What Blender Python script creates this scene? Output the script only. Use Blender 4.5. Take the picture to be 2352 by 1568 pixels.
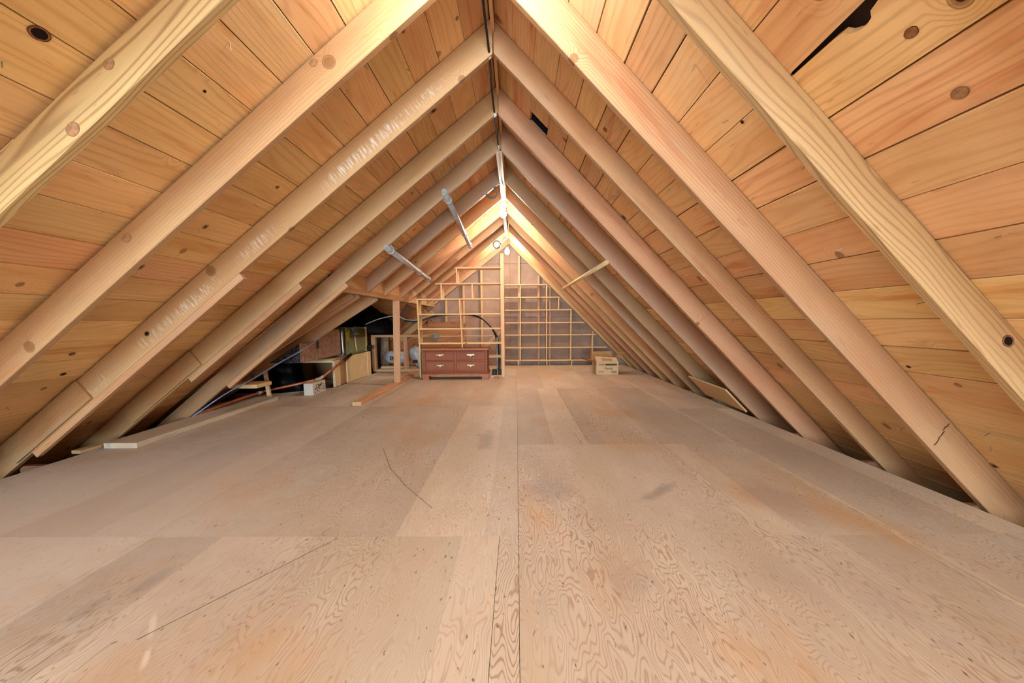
import bpy, bmesh, math, random
from mathutils import Vector as V, Matrix as M
random.seed(7)
S = bpy.context.scene
C = S.collection
for o in list(bpy.data.objects): bpy.data.objects.remove(o, do_unlink=True)
PI = math.pi

# ---------------------------------------------------------------- camera
PHI, ROLL, YAW = 0.12329, -0.008, -0.01018
cam = bpy.data.cameras.new('camera'); co = bpy.data.objects.new('camera', cam); C.objects.link(co)
fwd = V((math.sin(YAW)*math.cos(PHI), math.cos(YAW)*math.cos(PHI), -math.sin(PHI)))
right0 = V((math.cos(YAW), -math.sin(YAW), 0)); up0 = right0.cross(fwd)
rgt = right0*math.cos(ROLL) + up0*math.sin(ROLL)
up = up0*math.cos(ROLL) - right0*math.sin(ROLL)
co.matrix_world = M((( rgt.x, up.x, -fwd.x, 0), (rgt.y, up.y, -fwd.y, 0), (rgt.z, up.z, -fwd.z, .8), (0, 0, 0, 1)))
cam.sensor_width = 36; cam.lens = 1045/2352*36; cam.shift_y = (866.13-784)/2352; cam.clip_start = .02
S.camera = co

# ---------------------------------------------------------------- world, lights, exposure
w = bpy.data.worlds.new('world'); S.world = w; w.use_nodes = True
w.node_tree.nodes['Background'].inputs[0].default_value = (.03, .035, .05, 1)
w.node_tree.nodes['Background'].inputs[1].default_value = .05
BULB1, BULB2 = (-.14, 5.33, 2.01), (-.138, 7.5, 1.91)
BULB_STRENGTH = 330
def area(name, loc, target, sx, sy, power, col):
    l = bpy.data.lights.new(name, 'AREA'); l.shape = 'RECTANGLE'; l.size = sx; l.size_y = sy; l.energy = power; l.color = col
    o = bpy.data.objects.new(name, l); C.objects.link(o); o.location = loc
    o.rotation_euler = (V(target)-V(loc)).to_track_quat('-Z', 'Y').to_euler(); return o
area('gable_fill', (0, -5.7, .95), (0, 4, 1.05), 2.6, 1.5, 285, (.76, .98, 1.15))  # fill light added before the closed end wall, no window there
def lamp(name, loc, rad, power, col):
    l = bpy.data.lights.new(name, 'POINT'); l.energy = power; l.shadow_soft_size = rad; l.color = col
    o = bpy.data.objects.new(name, l); C.objects.link(o); o.location = loc
lamp('photographers_flash', (-1.05, -1.2, 1.45), .3, 78, (.76, .98, 1.12))
vs = S.view_settings
vs.view_transform = 'Standard'; vs.look = 'None'; vs.gamma = 1; vs.use_curve_mapping = False; vs.exposure = 1.25

# ---------------------------------------------------------------- node helpers
def lin(c):
    return tuple(((x/255)/12.92 if x/255 <= .04045 else ((x/255+.055)/1.055)**2.4) for x in c) + (1,)
class T:
    def __init__(s, name):
        s.m = bpy.data.materials.new(name); s.m.use_nodes = True; s.t = s.m.node_tree
        s.b = s.t.nodes['Principled BSDF']
    def n(s, typ, **k):
        x = s.t.nodes.new(typ)
        for a, b in k.items(): setattr(x, a, b)
        return x
    def put(s, sock, v):
        if hasattr(v, 'is_output'): s.t.links.new(v, sock)
        elif v is not None: sock.default_value = v
    def math(s, op, a, b=None, c=None, clamp=False):
        x = s.n('ShaderNodeMath', operation=op, use_clamp=clamp)
        s.put(x.inputs[0], a); s.put(x.inputs[1], b); s.put(x.inputs[2], c); return x.outputs[0]
    def vm(s, op, a, b):
        x = s.n('ShaderNodeVectorMath', operation=op); s.put(x.inputs[0], a); s.put(x.inputs[1], b); return x.outputs[0]
    def xyz(s, v):
        x = s.n('ShaderNodeSeparateXYZ'); s.put(x.inputs[0], v); return x.outputs
    def comb(s, a, b, c):
        x = s.n('ShaderNodeCombineXYZ'); s.put(x.inputs[0], a); s.put(x.inputs[1], b); s.put(x.inputs[2], c); return x.outputs[0]
    def noise(s, v, scale=1, detail=2, rough=.5):
        x = s.n('ShaderNodeTexNoise'); s.put(x.inputs['Vector'], v); x.inputs['Scale'].default_value = scale
        x.inputs['Detail'].default_value = detail; x.inputs['Roughness'].default_value = rough; return x.outputs[0]
    def mr(s, v, a, b, c=0, d=1, smooth=True):
        x = s.n('ShaderNodeMapRange'); x.interpolation_type = 'SMOOTHSTEP' if smooth else 'LINEAR'
        s.put(x.inputs[0], v)
        for i, q in zip((1, 2, 3, 4), (a, b, c, d)): s.put(x.inputs[i], q)
        return x.outputs[0]
    def mix(s, f, a, b, blend='MIX'):
        x = s.n('ShaderNodeMix', data_type='RGBA', blend_type=blend, clamp_factor=True)
        s.put(x.inputs[0], f); s.put(x.inputs[6], a); s.put(x.inputs[7], b); return x.outputs[2]
    def fin(s, col, rough=.6, metal=0, bump=None, bs=.2, bd=.002, spec=.3):
        s.put(s.b.inputs['Base Color'], col); s.put(s.b.inputs['Roughness'], rough); s.put(s.b.inputs['Metallic'], metal)
        s.b.inputs['Specular IOR Level'].default_value = spec
        if bump is not None:
            x = s.n('ShaderNodeBump'); x.inputs['Strength'].default_value = bs; x.inputs['Distance'].default_value = bd
            s.put(x.inputs['Height'], bump); s.t.links.new(x.outputs[0], s.b.inputs['Normal'])
        return s.m

def wood(name, light, mid, dark, red=None, ring=55, warp=7, line=.5, knots=.3, hole=0, chalk=0, tint=.16, rough=.62, grey=0, fibre=.2):
    t = T(name)
    P0 = t.n('ShaderNodeTexCoord').outputs['Object']; r = t.n('ShaderNodeObjectInfo').outputs['Random']
    P = t.vm('ADD', P0, t.comb(t.math('MULTIPLY', r, 91.), t.math('MULTIPLY', r, 37.), t.math('MULTIPLY', r, 13.)))
    x, y, z = t.xyz(P); yz = t.math('ADD', y, z)
    n1 = t.noise(t.vm('MULTIPLY', P, (.75, 5., 5.)), 1, 2)
    vor = t.n('ShaderNodeTexVoronoi', voronoi_dimensions='2D'); t.put(vor.inputs['Vector'], t.comb(x, yz, 0.)); vor.inputs['Scale'].default_value = 4.2
    d = vor.outputs['Distance']; cr, cg, cb = t.xyz(vor.outputs['Color'])
    sel = t.math('LESS_THAN', cr, knots)
    rad = t.math('MULTIPLY_ADD', cg, .07, .04)
    infl = t.math('MULTIPLY', sel, t.mr(d, .03, .3, 1, 0))
    f = t.math('ADD', t.math('MULTIPLY', yz, ring), t.math('MULTIPLY', n1, warp))
    f = t.math('ADD', f, t.math('MULTIPLY', infl, 3.5))
    g = t.math('MULTIPLY', t.math('PINGPONG', f, .5), 2.)
    ln = t.mr(g, .45, 1., 0, 1)
    blot = t.noise(t.vm('MULTIPLY', P, (1.3, 6, 6)), 1, 3)
    fib = t.noise(t.vm('MULTIPLY', P, (5, 160, 160)), 1, 2, .7)
    c = t.mix(t.mr(blot, .35, .7), lin(light), lin(mid))
    if red: c = t.mix(t.mr(t.noise(t.vm('MULTIPLY', P, (.9, 9, 9)), 1, 4, .65), .54, .72, 0, .75), c, lin(red))
    lm = t.math('MULTIPLY', ln, t.mr(t.noise(t.vm('MULTIPLY', P, (.6, 3, 3)), 1, 1), .3, .7, .35*line, line))
    c = t.mix(lm, c, lin(dark))
    sp = t.mr(t.noise(t.vm('MULTIPLY', P, (9, 60, 60)), 1, 2, .6), .66, .76, 0, .4)
    c = t.mix(sp, c, lin(dark))
    if grey: c = t.mix(t.mr(t.noise(t.vm('MULTIPLY', P, (1.1, 7, 7)), 1, 5, .7), .5, .68, 0, grey), c, lin((150, 140, 126)))
    k = t.math('MULTIPLY', sel, t.mr(d, t.math('MULTIPLY', rad, .75), rad, 1, 0))
    kd = lin((132, 80, 42)); 
    c = t.mix(t.math('MULTIPLY', k, .72), c, kd)
    ed = t.math('MULTIPLY', sel, t.math('SUBTRACT', 1., t.mr(t.math('ABSOLUTE', t.math('SUBTRACT', d, rad)), .002, .014)))
    c = t.mix(t.math('MULTIPLY', ed, .6), c, lin((84, 44, 22)))
    if hole:
        hs = t.math('MULTIPLY', t.math('LESS_THAN', cr, hole), t.mr(d, t.math('MULTIPLY', rad, .4), t.math('MULTIPLY', rad, .6), 1, 0))
        c = t.mix(hs, c, lin((40, 20, 14)))
    if chalk:
        px, py, pz = t.xyz(P0)
        ch = t.noise(t.vm('MULTIPLY', P0, (70, 10, 10)), 1, 4, .75)
        band = t.math('MULTIPLY', t.mr(t.noise(t.comb(t.math('MULTIPLY', px, 1.7), 0., 0.), 1, 1), .42, .6), t.mr(pz, -.125, -.09))
        band = t.math('MULTIPLY', band, t.mr(pz, -.045, -.075))
        c = t.mix(t.math('MULTIPLY', t.math('MULTIPLY', t.mr(ch, .47, .62), band), chalk), c, lin((232, 224, 214)))
    rr = t.math('FRACT', t.math('MULTIPLY', r, 17.31))
    val = t.math('MULTIPLY_ADD', rr, tint*2, 1-tint)
    val = t.math('MULTIPLY', val, t.math('MULTIPLY_ADD', fib, fibre, 1-fibre*.5))
    hsv = t.n('ShaderNodeHueSaturation'); t.put(hsv.inputs['Value'], val); t.put(hsv.inputs['Color'], c)
    hsv.inputs['Saturation'].default_value = 1
    t.put(hsv.inputs['Hue'], t.math('MULTIPLY_ADD', t.math('FRACT', t.math('MULTIPLY', r, 7.7)), .022, .489))
    return t.fin(hsv.outputs[0], rough, 0, t.math('ADD', t.math('MULTIPLY', ln, .6), fib), .18, .0015)

def plywood(name, light, mid, dark, stains=True):
    t = T(name)
    P0 = t.n('ShaderNodeTexCoord').outputs['Object']; r = t.n('ShaderNodeObjectInfo').outputs['Random']
    P = t.vm('ADD', P0, t.comb(t.math('MULTIPLY', r, 91.), t.math('MULTIPLY', r, 37.), 0.))
    x, y, z = t.xyz(P)
    # veneer strips of the face ply, each with its own tone
    wob = t.noise(t.comb(t.math('MULTIPLY', x, .0), t.math('MULTIPLY', y, 1.3), r), 1, 1)
    sid = t.math('FLOOR', t.math('ADD', t.math('MULTIPLY', y, 3.1), t.math('MULTIPLY', wob, 2.)))
    wn = t.n('ShaderNodeTexWhiteNoise', noise_dimensions='2D'); t.put(wn.inputs['Vector'], t.comb(sid, r, 0.)); sr = wn.outputs[0]
    sx, sy, sz = t.xyz(wn.outputs[1])
    Q = t.vm('ADD', P, t.comb(t.math('MULTIPLY', sid, 5.3), 0., t.math('MULTIPLY', sid, 1.7)))
    n1 = t.noise(t.vm('MULTIPLY', Q, (1.7, 8.5, 1.)), 1, 2.6, .5)
    n2 = t.noise(t.vm('MULTIPLY', Q, (9., 28., 1.)), 1, 1)
    f = t.math('ADD', t.math('MULTIPLY', n1, t.math('MULTIPLY_ADD', sy, 26., 26.)), t.math('MULTIPLY', n2, .9))
    f = t.math('ADD', f, t.math('MULTIPLY', y, t.math('MULTIPLY', sx, 26.)))
    g = t.math('MULTIPLY', t.math('PINGPONG', f, .5), 2.)
    ln = t.mr(g, .5, 1.)
    amp = t.math('MULTIPLY', t.mr(t.noise(t.vm('MULTIPLY', P, (.7, 1.6, 1)), 1, 2), .33, .66, .16, .66), t.math('MULTIPLY_ADD', sz, .8, .45))
    fib = t.noise(t.vm('MULTIPLY', P, (7, 190, 1)), 1, 2, .7)
    c = t.mix(t.mr(t.noise(t.vm('MULTIPLY', P, (.8, 2.2, 1)), 1, 4, .6), .35, .68), lin(light), lin(mid))
    c = t.mix(t.math('MULTIPLY', ln, amp), c, lin(dark))
    W = t.n('ShaderNodeNewGeometry').outputs['Position']
    gn = t.noise(t.vm('MULTIPLY', W, (1.1, .6, 1)), 1, 5, .62)
    c = t.mix(t.mr(gn, .45, .7, 0, .7), c, lin((188, 174, 160)))
    c = t.mix(t.mr(t.noise(t.vm('MULTIPLY', W, (1.7, .8, 1)), 1, 3, .6), .5, .7, 0, .55), c, lin((208, 162, 106)))
    sp = t.mr(t.noise(t.vm('MULTIPLY', P, (22, 75, 1)), 1, 2, .55), .665, .74, 0, .8)
    c = t.mix(sp, c, lin((104, 76, 56)))
    if stains:
        wx, wy, wz = t.xyz(W); nz = t.noise(W, 9, 4, .7)
        for (a, b, ra, rb, ang, col, st) in [(-.21, 3.0, .07, .28, 0, (120, 112, 108), .5), (.67, 2.06, .045, .17, .78, (132, 126, 122), .7), (-1.15, 1.32, .035, .11, .05, (126, 116, 112), .5),
                                            (-1.22, 1.19, .03, .08, .05, (130, 120, 114), .42), (1.15, 1.95, .14, .3, 0, (150, 140, 145), .4), (.16, 2.1, .14, .2, 0, (150, 145, 142), .5), (.35, 1.35, .09, .16, .2, (150, 140, 134), .35),
                                            (-.98, 1.12, .012, .08, -.6, (228, 216, 200), .9), (-.90, 1.0, .010, .05, -.5, (230, 220, 206), .9), (-1.9, 2.1, 1.1, 1.4, 0, (216, 212, 206), .65)]:
            dx = t.math('SUBTRACT', wx, a); dy = t.math('SUBTRACT', wy, b); ca, sa = math.cos(ang), math.sin(ang)
            u = t.math('DIVIDE', t.math('ADD', t.math('MULTIPLY', dx, ca), t.math('MULTIPLY', dy, -sa)), ra)
            v = t.math('DIVIDE', t.math('ADD', t.math('MULTIPLY', dx, sa), t.math('MULTIPLY', dy, ca)), rb)
            q = t.math('ADD', t.math('SQRT', t.math('ADD', t.math('MULTIPLY', u, u), t.math('MULTIPLY', v, v))), t.math('MULTIPLY', t.math('SUBTRACT', nz, .5), 1.6))
            c = t.mix(t.mr(q, .3, 1.15, st*.8, 0), c, lin(col))
        for (x1, y1, x2, y2, wd, col, st) in [(-.673, 1.605, -.973, 1.063, .0022, (74, 52, 40), .8), (-.852, 2.81, -.70, 2.42, .003, (96, 72, 56), .6), (-.70, 2.42, -.55, 2.15, .003, (96, 72, 56), .7), (-.55, 2.15, -.37, 1.88, .003, (96, 72, 56), .6), (-.19, 2.25, -.10, 2.13, .002, (236, 224, 208), .7), (-.10, 2.13, -.03, 2.10, .002, (236, 224, 208), .6)]:
            ex, ey = x2-x1, y2-y1; l2 = ex*ex+ey*ey
            h_ = t.math('MULTIPLY', t.math('ADD', t.math('MULTIPLY', t.math('SUBTRACT', wx, x1), ex), t.math('MULTIPLY', t.math('SUBTRACT', wy, y1), ey)), 1/l2, clamp=True)
            u = t.math('SUBTRACT', t.math('SUBTRACT', wx, x1), t.math('MULTIPLY', h_, ex)); v = t.math('SUBTRACT', t.math('SUBTRACT', wy, y1), t.math('MULTIPLY', h_, ey))
            q = t.math('ADD', t.math('SQRT', t.math('ADD', t.math('MULTIPLY', u, u), t.math('MULTIPLY', v, v))), t.math('MULTIPLY', t.math('SUBTRACT', nz, .5), wd))
            c = t.mix(t.mr(q, wd*.5, wd*1.3, st, 0), c, lin(col))
    val = t.math('MULTIPLY', t.math('MULTIPLY_ADD', sr, .26, .86), t.math('MULTIPLY_ADD', fib, .2, .9))
    val = t.math('MULTIPLY', val, t.math('MULTIPLY_ADD', t.math('FRACT', t.math('MULTIPLY', r, 17.3)), .05, .975))
    hsv = t.n('ShaderNodeHueSaturation'); t.put(hsv.inputs['Value'], val); t.put(hsv.inputs['Color'], c)
    return t.fin(hsv.outputs[0], .58, 0, t.math('ADD', t.math('MULTIPLY', ln, .5), fib), .12, .001)

def plain(name, col, rough=.6, metal=0, var=.12, scale=9, bs=.1, col2=None, spec=.3):
    t = T(name); P = t.n('ShaderNodeTexCoord').outputs['Object']
    n = t.noise(P, scale, 4, .6)
    c2 = col2 or tuple(max(0, x*(1-var*2)) for x in col)
    return t.fin(t.mix(t.mr(n, .3, .7), lin(col), lin(c2)), rough, metal, n, bs, .003, spec)
def emit(name, col, st):
    t = T(name); t.put(t.b.inputs['Base Color'], lin((255, 245, 230))); t.b.inputs['Emission Color'].default_value = col; t.b.inputs['Emission Strength'].default_value = st
    t.put(t.b.inputs['Roughness'], t.mr(t.noise(t.n('ShaderNodeTexCoord').outputs['Object'], 4), 0, 1, .3, .4)); return t.m

MW = {}
MW['deck'] = wood('deck_pine', (240, 196, 142), (230, 178, 122), (172, 106, 60), (206, 126, 72), ring=34, warp=10, line=.3, knots=.16, hole=.05, tint=.12, grey=.1)
MW['rafter'] = wood('rafter_fir', (194, 151, 107), (184, 135, 92), (160, 104, 66), (176, 112, 70), ring=75, warp=7, line=.5, knots=.13, tint=.07, grey=.2)
MW['rafter_chalk'] = wood('rafter_fir_scraped', (194, 151, 107), (184, 135, 92), (164, 110, 72), (190, 134, 96), ring=75, warp=6, line=.35, knots=.12, tint=.03, chalk=.9)
MW['rafter_figured'] = wood('rafter_fir_figured', (202, 164, 116), (193, 152, 106), (134, 86, 48), None, ring=48, warp=15, line=.75, knots=.12, tint=.03, grey=.1)
MW['rafter_grey'] = wood('rafter_fir_weathered', (186, 148, 110), (174, 132, 96), (150, 104, 72), (184, 132, 98), ring=70, warp=6, line=.36, knots=.15, tint=.06, grey=.6)
MW['dark_fir'] = wood('aged_fir', (156, 112, 84), (136, 92, 66), (84, 50, 34), (150, 96, 62), ring=80, warp=8, line=.6, knots=.25, tint=.08, grey=.3)
MW['pine'] = wood('shelf_pine', (226, 190, 142), (218, 178, 130), (180, 132, 86), None, ring=60, warp=5, line=.25, knots=.08, tint=.05)
MW['stud'] = wood('stud_fir', (220, 178, 132), (210, 164, 118), (160, 108, 68), (196, 134, 90), ring=70, warp=6, line=.4, knots=.2, tint=.07)
MW['osb'] = wood('old_plywood', (190, 134, 82), (174, 114, 64), (120, 70, 36), (160, 96, 52), ring=22, warp=22, line=.6, knots=.1, tint=.05)
MW['cherry'] = wood('cherry_finish', (150, 84, 50), (136, 72, 42), (98, 46, 28), None, ring=90, warp=4, line=.25, knots=0, tint=.02, rough=.5, fibre=.1)
MW['cherry_light'] = wood('cherry_worn', (178, 110, 66), (164, 96, 56), (130, 72, 44), None, ring=90, warp=4, line=.25, knots=0, tint=.02, rough=.4, fibre=.1)
MW['floor'] = plywood('floor_plywood', (216, 205, 187), (204, 189, 166), (158, 120, 94))
MW['filler'] = plain('pale_seam_filler', (214, 188, 152), .7)
MW['sheath'] = plain('gypsum_sheathing', (176, 146, 124), .8, var=.06, scale=5, col2=(158, 130, 110))
MW['under'] = plain('roofing_felt', (46, 30, 26), .9)
MW['insul'] = plain('dark_insulation', (52, 40, 32), .95, scale=30, bs=.6)
MW['galv'] = plain('galvanised_steel', (190, 184, 178), .5, .3, scale=24, col2=(160, 154, 150))
MW['tin'] = plain('bright_tin', (200, 196, 190), .35, .8, scale=20)
MW['black'] = plain('black_rubber', (22, 22, 24), .6)
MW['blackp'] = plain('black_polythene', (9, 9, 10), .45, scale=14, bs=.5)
MW['greyc'] = plain('grey_cable', (112, 110, 108), .5)
MW['white'] = plain('white_plastic', (226, 220, 208), .5, var=.04)
MW['nm'] = plain('cream_cable_jacket', (230, 200, 160), .5, var=.04)
MW['blue'] = plain('pale_blue_cable', (150, 172, 214), .5, var=.05)
MW['copper'] = plain('copper_pipe', (206, 122, 82), .42, .35, scale=16, col2=(180, 98, 62))
MW['solder'] = plain('pale_pipe_fitting', (204, 176, 140), .6)
MW['brass'] = plain('aged_brass', (206, 184, 134), .34, .85, scale=40)
MW['card'] = plain('cardboard', (212, 184, 144), .85, var=.03, scale=6)
MW['card_in'] = plain('cardboard_inside', (184, 140, 92), .9, var=.05, scale=6)
MW['ink'] = plain('printed_ink', (70, 52, 34), .8)
MW['inkg'] = plain('green_printed_band', (84, 82, 34), .8, scale=12)
MW['paperbox'] = plain('white_carton', (216, 204, 188), .8, var=.03)
MW['cream'] = plain('cream_painted_panel', (222, 194, 146), .65, var=.03, scale=4)
MW['tan'] = plain('tan_recessed_panel', (190, 152, 100), .7, var=.05, scale=4)
MW['green'] = plain('olive_green_enamel', (136, 142, 92), .5, var=.06, scale=3)
MW['olive'] = plain('dark_olive_enamel', (104, 96, 44), .5, var=.08, scale=3)
MW['yellow'] = plain('yellow_label', (214, 160, 44), .6, var=.05)
MW['foil'] = plain('foil_faced_insulation', (196, 172, 152), .42, .55, scale=26, bs=.7, col2=(150, 124, 104))
MW['foild'] = plain('creased_dark_foil', (120, 118, 124), .35, .7, scale=34, bs=1., col2=(40, 38, 44))
MW['bag'] = plain('silver_plastic_bag', (206, 208, 208), .4, .05, scale=12, bs=.6, col2=(170, 172, 174))
MW['sono'] = plain('brown_grey_fibre_tube', (150, 128, 110), .9, scale=7, bs=.7, col2=(104, 70, 52))
MW['zinc'] = plain('grey_steel_box', (156, 168, 168), .5, .3)
MW['bulb'] = emit('lit_bulb', (.92, .92, .86, 1), BULB_STRENGTH)
MW['bulb_fill'] = emit('lit_bulb_fill', (.8, .96, 1.06, 1), 175)  # glow of the fill bulbs added out of view
MW['bulb_weak'] = emit('lit_bulb_dimmer', (.92, .92, .86, 1), BULB_STRENGTH*.8)
MW['ceramic'] = plain('white_porcelain', (238, 228, 212), .3, var=.03)

# ---------------------------------------------------------------- mesh helpers
def link(name, bm, mat, parent=None, mw=None, smooth=False):
    me = bpy.data.meshes.new(name); bmesh.ops.recalc_face_normals(bm, faces=bm.faces); bm.to_mesh(me); bm.free()
    if smooth:
        for p in me.polygons: p.use_smooth = True
    for q in (mat if isinstance(mat, (list, tuple)) else [mat]): me.materials.append(q)
    o = bpy.data.objects.new(name, me); C.objects.link(o)
    place(o, parent, mw); return o
WORLD = {}
def place(o, parent, mw):
    mw = mw or M.Identity(4)
    if parent is not None:
        o.parent = parent; o.matrix_basis = WORLD[parent.name].inverted() @ mw
    else: o.matrix_basis = mw
    WORLD[o.name] = mw
def tag(o, label=None, cat=None, group=None, kind=None):
    if label: o['label'] = label
    if cat: o['category'] = cat
    if group: o['group'] = group
    if kind: o['kind'] = kind
    return o
def thing(name, label, cat, loc=(0, 0, 0), group=None):
    o = bpy.data.objects.new(name, None); C.objects.link(o); o.empty_display_size = .05
    place(o, None, M.Translation(loc)); return tag(o, label, cat, group)
def frame(p0, p1, upv=(0, 0, 1)):
    p0, p1 = V(p0), V(p1); x = (p1-p0).normalized(); z = V(upv); z = (z - x*z.dot(x)).normalized(); y = z.cross(x)
    return M(((x.x, y.x, z.x, p0.x), (x.y, y.y, z.y, p0.y), (x.z, y.z, z.z, p0.z), (0, 0, 0, 1))), (p1-p0).length
def bbox(bm, x0, x1, y0, y1, z0, z1, bev=0):
    vs = [bm.verts.new((x, y, z)) for x in (x0, x1) for y in (y0, y1) for z in (z0, z1)]
    fs = [bm.faces.new([vs[i] for i in q]) for q in ((0, 1, 3, 2), (4, 6, 7, 5), (0, 4, 5, 1), (2, 3, 7, 6), (0, 2, 6, 4), (1, 5, 7, 3))]
    if bev: bmesh.ops.bevel(bm, geom=list({e for f in fs for e in f.edges}), offset=bev, segments=1, affect='EDGES', profile=.5)
def board(name, parent, mat, p0, p1, wid, thk, upv=(0, 0, 1), bev=.002):
    """board along p0-p1 (centre line of its section), wid across, thk along upv"""
    mw, L = frame(p0, p1, upv); bm = bmesh.new(); bbox(bm, 0, L, -wid/2, wid/2, -thk/2, thk/2, bev)
    return link(name, bm, mat, parent, mw)
def boxo(name, parent, mat, x0, x1, y0, y1, z0, z1, bev=.002):
    """axis box; local X runs along its longest side so the grain does too"""
    d = (x1-x0, y1-y0, z1-z0); cx, cy, cz = (x0+x1)/2, (y0+y1)/2, (z0+z1)/2; i = d.index(max(d))
    if i == 0: return board(name, parent, mat, (x0, cy, cz), (x1, cy, cz), d[1], d[2], (0, 0, 1), bev)
    if i == 1: return board(name, parent, mat, (cx, y0, cz), (cx, y1, cz), d[0], d[2], (0, 0, 1), bev)
    return board(name, parent, mat, (cx, cy, z0), (cx, cy, z1), d[0], d[1], (0, 1, 0), bev)
def prism(bm, poly, y0, y1):
    """poly in local (x,z), extruded along local y"""
    a = [bm.verts.new((x, y0, z)) for x, z in poly]; b = [bm.verts.new((x, y1, z)) for x, z in poly]; n = len(poly)
    bm.faces.new(a); bm.faces.new(b[::-1])
    for i in range(n): bm.faces.new((a[i], b[i], b[(i+1) % n], a[(i+1) % n]))
def tube_bm(bm, pts, r, seg=8, caps=True, inner=0):
    pts = [V(p) for p in pts]; rings = []; prev = None
    for i, p in enumerate(pts):
        d = (pts[min(i+1, len(pts)-1)] - pts[max(i-1, 0)]).normalized()
        if prev is None: u = d.orthogonal().normalized()
        else: u = (prev - d*prev.dot(d)).normalized()
        prev = u; v = d.cross(u); rr = r[i] if isinstance(r, (list, tuple)) else r
        rings.append([bm.verts.new(p + (u*math.cos(a)+v*math.sin(a))*rr) for a in [2*PI*k/seg for k in range(seg)]])
    for a, b in zip(rings, rings[1:]):
        for k in range(seg): bm.faces.new((a[k], a[(k+1) % seg], b[(k+1) % seg], b[k]))
    if caps: bm.faces.new(rings[0][::-1]); bm.faces.new(rings[-1])
    return rings
def spline(pts, n=8):
    pts = [V(p) for p in pts]; out = []
    for i in range(len(pts)-1):
        a, b, c, d = pts[max(i-1, 0)], pts[i], pts[i+1], pts[min(i+2, len(pts)-1)]
        for k in range(n):
            t = k/n; out.append(.5*((2*b)+(c-a)*t+(2*a-5*b+4*c-d)*t*t+(3*b-a-3*c+d)*t**3))
    return out+[pts[-1]]
def tube(name, parent, mat, pts, r, seg=8, sm=0, caps=True):
    bm = bmesh.new(); tube_bm(bm, spline(pts, sm) if sm else pts, r, seg, caps); return link(name, bm, mat, parent, None, True)
def lathe(bm, prof, seg=16, at=(0, 0, 0)):
    at = V(at); rings = []
    for r, z in prof:
        rings.append([bm.verts.new(at+V((r*math.cos(2*PI*k/seg), r*math.sin(2*PI*k/seg), z))) for k in range(seg)])
    for a, b in zip(rings, rings[1:]):
        for k in range(seg): bm.faces.new((a[k], a[(k+1) % seg], b[(k+1) % seg], b[k]))
    bm.faces.new(rings[0][::-1]); bm.faces.new(rings[-1])
def text(name, parent, mat, body, size, mw, ext=.0006, align='CENTER', shear=0):
    cu = bpy.data.curves.new(name, 'FONT'); cu.body = body; cu.size = size; cu.extrude = ext; cu.align_x = align; cu.align_y = 'CENTER'; cu.shear = shear
    tmp = bpy.data.objects.new('tmp', cu); C.objects.link(tmp); me = bpy.data.meshes.new_from_object(tmp.evaluated_get(bpy.context.evaluated_depsgraph_get())); bpy.data.objects.remove(tmp, do_unlink=True)
    me.materials.clear(); me.materials.append(mat); o = bpy.data.objects.new(name, me); C.objects.link(o); place(o, parent, mw); return o
def facing_front(x, y, z): return M.Translation((x, y, z)) @ M.Rotation(PI/2, 4, 'X')       # reads towards -Y

# ---------------------------------------------------------------- roof geometry
XR, ZR, AL, AR = -.1085, 2.3115, .66176, .79029
def rp(side, s, y, n=0.):
    a, g = (AL, -1) if side == 'L' else (AR, 1)
    return V((XR+g*(s*math.cos(a)+n*math.sin(a)), y, ZR-s*math.sin(a)+n*math.cos(a)))
HX = -1.48                                                     # inner face of the header
S_HEAD = (XR-HX)/math.cos(AL)
SHED_A = math.atan(.607)
def shed(d, y, n=0.):                                          # lower rafter edge of the shed roof, d metres down from the header
    return V((HX-.076-d*math.cos(SHED_A)-n*math.sin(SHED_A), y, 1.045-d*math.sin(SHED_A)+n*math.cos(SHED_A)))

# ================================================================ SETTING
ceiling = bpy.data.objects.new('ceiling', None); C.objects.link(ceiling); place(ceiling, None, M.Identity(4)); tag(ceiling, 'pitched plank roof deck over the attic', None, None, 'structure')
RL = [1.304, 1.843, 2.478, 3.150, 3.787, 4.578, 5.173, 5.848, 6.374, 6.996, 7.62, 8.27]
RR = [1.3206, 1.882, 2.499, 3.150, 3.7105, 4.578, 5.173, 5.848, 6.374, 6.996, 7.62, 8.27]
BACK = [.70, .10, -.50, -1.10, -1.70, -2.30, -2.92, -3.54, -4.16, -4.78, -5.4]
Y0, Y1 = -5.98, 8.49
def plank(side, s0, s1, y0, y1, taper=0., dn=0.):
    mw, L = frame(rp(side, (s0+s1)/2, y0, dn+.0095), rp(side, (s0+s1)/2, y1, dn+.0095), rp(side, 0, 0, 1)-rp(side, 0, 0, 0))
    bm = bmesh.new(); bbox(bm, 0, L, -(s1-s0)/2, (s1-s0)/2, -.0095, .0095, .0015)
    if taper:
        for v in bm.verts:
            if v.co.y*taper > 0: v.co.y -= taper*(1-v.co.x/L)
    return link('plank', bm, MW['deck'], ceiling, mw)
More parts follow.
